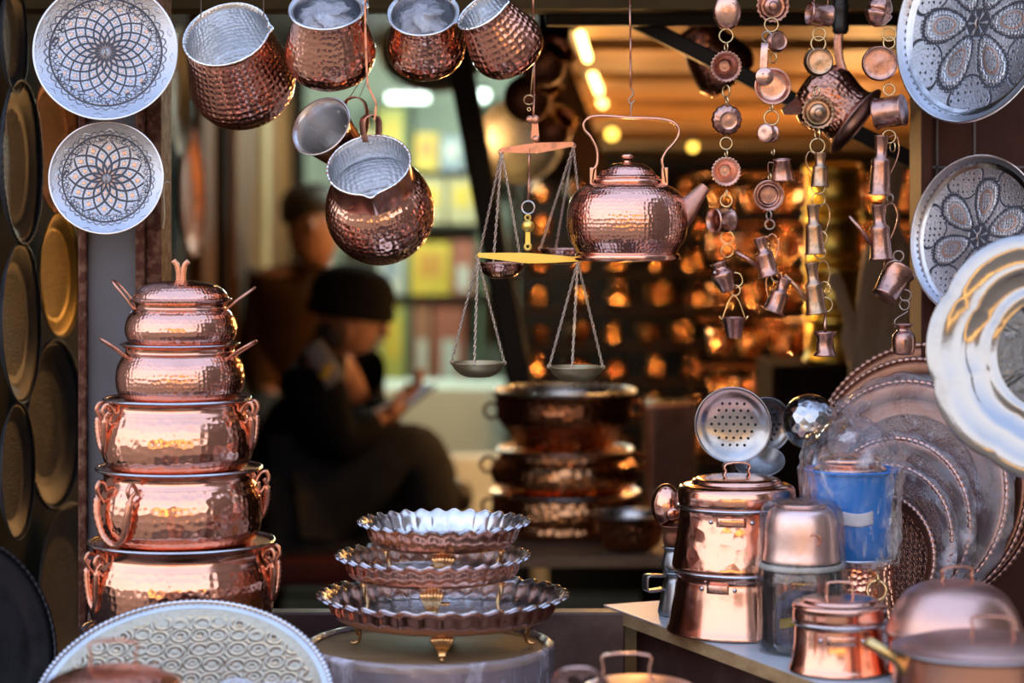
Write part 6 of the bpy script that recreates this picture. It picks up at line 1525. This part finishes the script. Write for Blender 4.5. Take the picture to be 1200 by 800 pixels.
zst = P(0, 535, d7).z
t = T('tall_stool', 'tall dark stool under the person in the brown coat', 'stool', (P(362, 0, d7).x, d7, .12))
b = MB(); b.lathe([(0, zst-.16), (.15, zst-.16), (.16, zst-.14), (.15, zst-.125), (0, zst-.12)], 32); b.build('seat', M_doordark, t)
for k in range(4):
    a = PI/4+k*PI/2; b = MB(); b.tube([(.10*math.cos(a), .10*math.sin(a), zst-.16), (.15*math.cos(a), .15*math.sin(a), 0)], .014, 8); b.build('leg', M_doordark, t)
b = MB(); b.torus(.128, .008, (0, 0, .22), segs=28, ms=6); b.build('footrest', M_doordark, t)
# ---------------------------------------------------------------- light
wd = bpy.data.worlds.new('overcast sky'); sc.world = wd; wd.use_nodes = True; nt = wd.node_tree; nt.nodes.clear()
out = nt.nodes.new('ShaderNodeOutputWorld'); bg = nt.nodes.new('ShaderNodeBackground'); tcd = nt.nodes.new('ShaderNodeTexCoord'); sep = nt.nodes.new('ShaderNodeSeparateXYZ'); rp = nt.nodes.new('ShaderNodeValToRGB')
nt.links.new(tcd.outputs['Generated'], sep.inputs[0]); nt.links.new(sep.outputs[2], rp.inputs[0])
e = rp.color_ramp.elements; e[0].position = 0; e[0].color = (1.0, .93, .93, 1); e[1].position = .75; e[1].color = (.50, .64, .98, 1)
x = e.new(.18); x.color = (.98, .96, 1.0, 1)
nt.links.new(rp.outputs[0], bg.inputs[0]); bg.inputs[1].default_value = 1.6; nt.links.new(bg.outputs[0], out.inputs[0])
def lamp(name, typ, loc, col, power, size=.05, target=None, sy=None):
    l = bpy.data.lights.new(name, typ); l.color = col; l.energy = power
    if typ == 'POINT': l.shadow_soft_size = size
    if typ == 'AREA':
        l.size = size
        if sy: l.shape = 'RECTANGLE'; l.size_y = sy
    o = bpy.data.objects.new(name, l); COL.objects.link(o); o.location = loc
    if target is not None: o.rotation_mode = 'QUATERNION'; o.rotation_quaternion = (Vector(target)-Vector(loc)).to_track_quat('-Z', 'Y')
    return o
WARM = (1.0, .50, .16)
for i, (x, y, z, pw) in enumerate(((.25, 5.3, 1.50, 4), (.85, 5.75, 1.55, 5), (.30, 6.3, 1.40, 5), (.90, 6.6, 1.45, 6), (.28, 5.7, .95, 4), (.10, 6.6, 1.1, 5), (.75, 6.4, .95, 5), (.55, 6.6, 1.25, 5), (1.1, 6.3, 1.2, 5))):
    lamp('glint_light', 'POINT', (x, y, z), WARM, pw, .022)  # added warm lights without fixtures, giving the copper its glints
lamp('back_lamp_and_fill', 'POINT', (-.35, 8.0, 1.72), (.80, 1.0, .86), 17, .08); lamp('back_lamp_and_fill', 'POINT', (-.10, 7.9, 1.74), (.85, 1.0, .88), 9, .05)
lamp('back_lamp_and_fill', 'POINT', (-.12, 6.95, 1.9), (.84, 1.0, .86), 22, .06)  # added cool fill for the counter front, no fixture there
lamp('door_fill', 'POINT', (-.45, 6.6, 1.85), (1.0, .62, .25), 1.2, .05)  # unseen warm light added by the doors, without a fixture

# ---------------------------------------------------------------- camera
cam = bpy.data.cameras.new('camera'); co = bpy.data.objects.new('camera', cam); COL.objects.link(co)
co.location = (0, 0, CZ); co.rotation_euler = (PI/2, 0, 0); cam.lens = 85.0; cam.sensor_width = 36.0; cam.sensor_fit = 'HORIZONTAL'
cam.shift_y = -(400-HY)/1200.0; cam.clip_start = .05; cam.clip_end = 60
cam.dof.use_dof = True; cam.dof.focus_distance = 3.43; cam.dof.aperture_fstop = 2.4; cam.dof.aperture_blades = 0
sc.camera = co
sc.view_settings.view_transform = 'Standard'; sc.view_settings.look = 'None'; sc.view_settings.exposure = 0.28; sc.view_settings.gamma = 1.0; sc.view_settings.use_curve_mapping = False
cy_ = sc.cycles; cy_.use_denoising = True; cy_.max_bounces = 8; cy_.glossy_bounces = 5; cy_.diffuse_bounces = 3; cy_.transparent_max_bounces = 16; cy_.transmission_bounces = 6; cy_.sample_clamp_indirect = 6.0; cy_.caustics_reflective = False
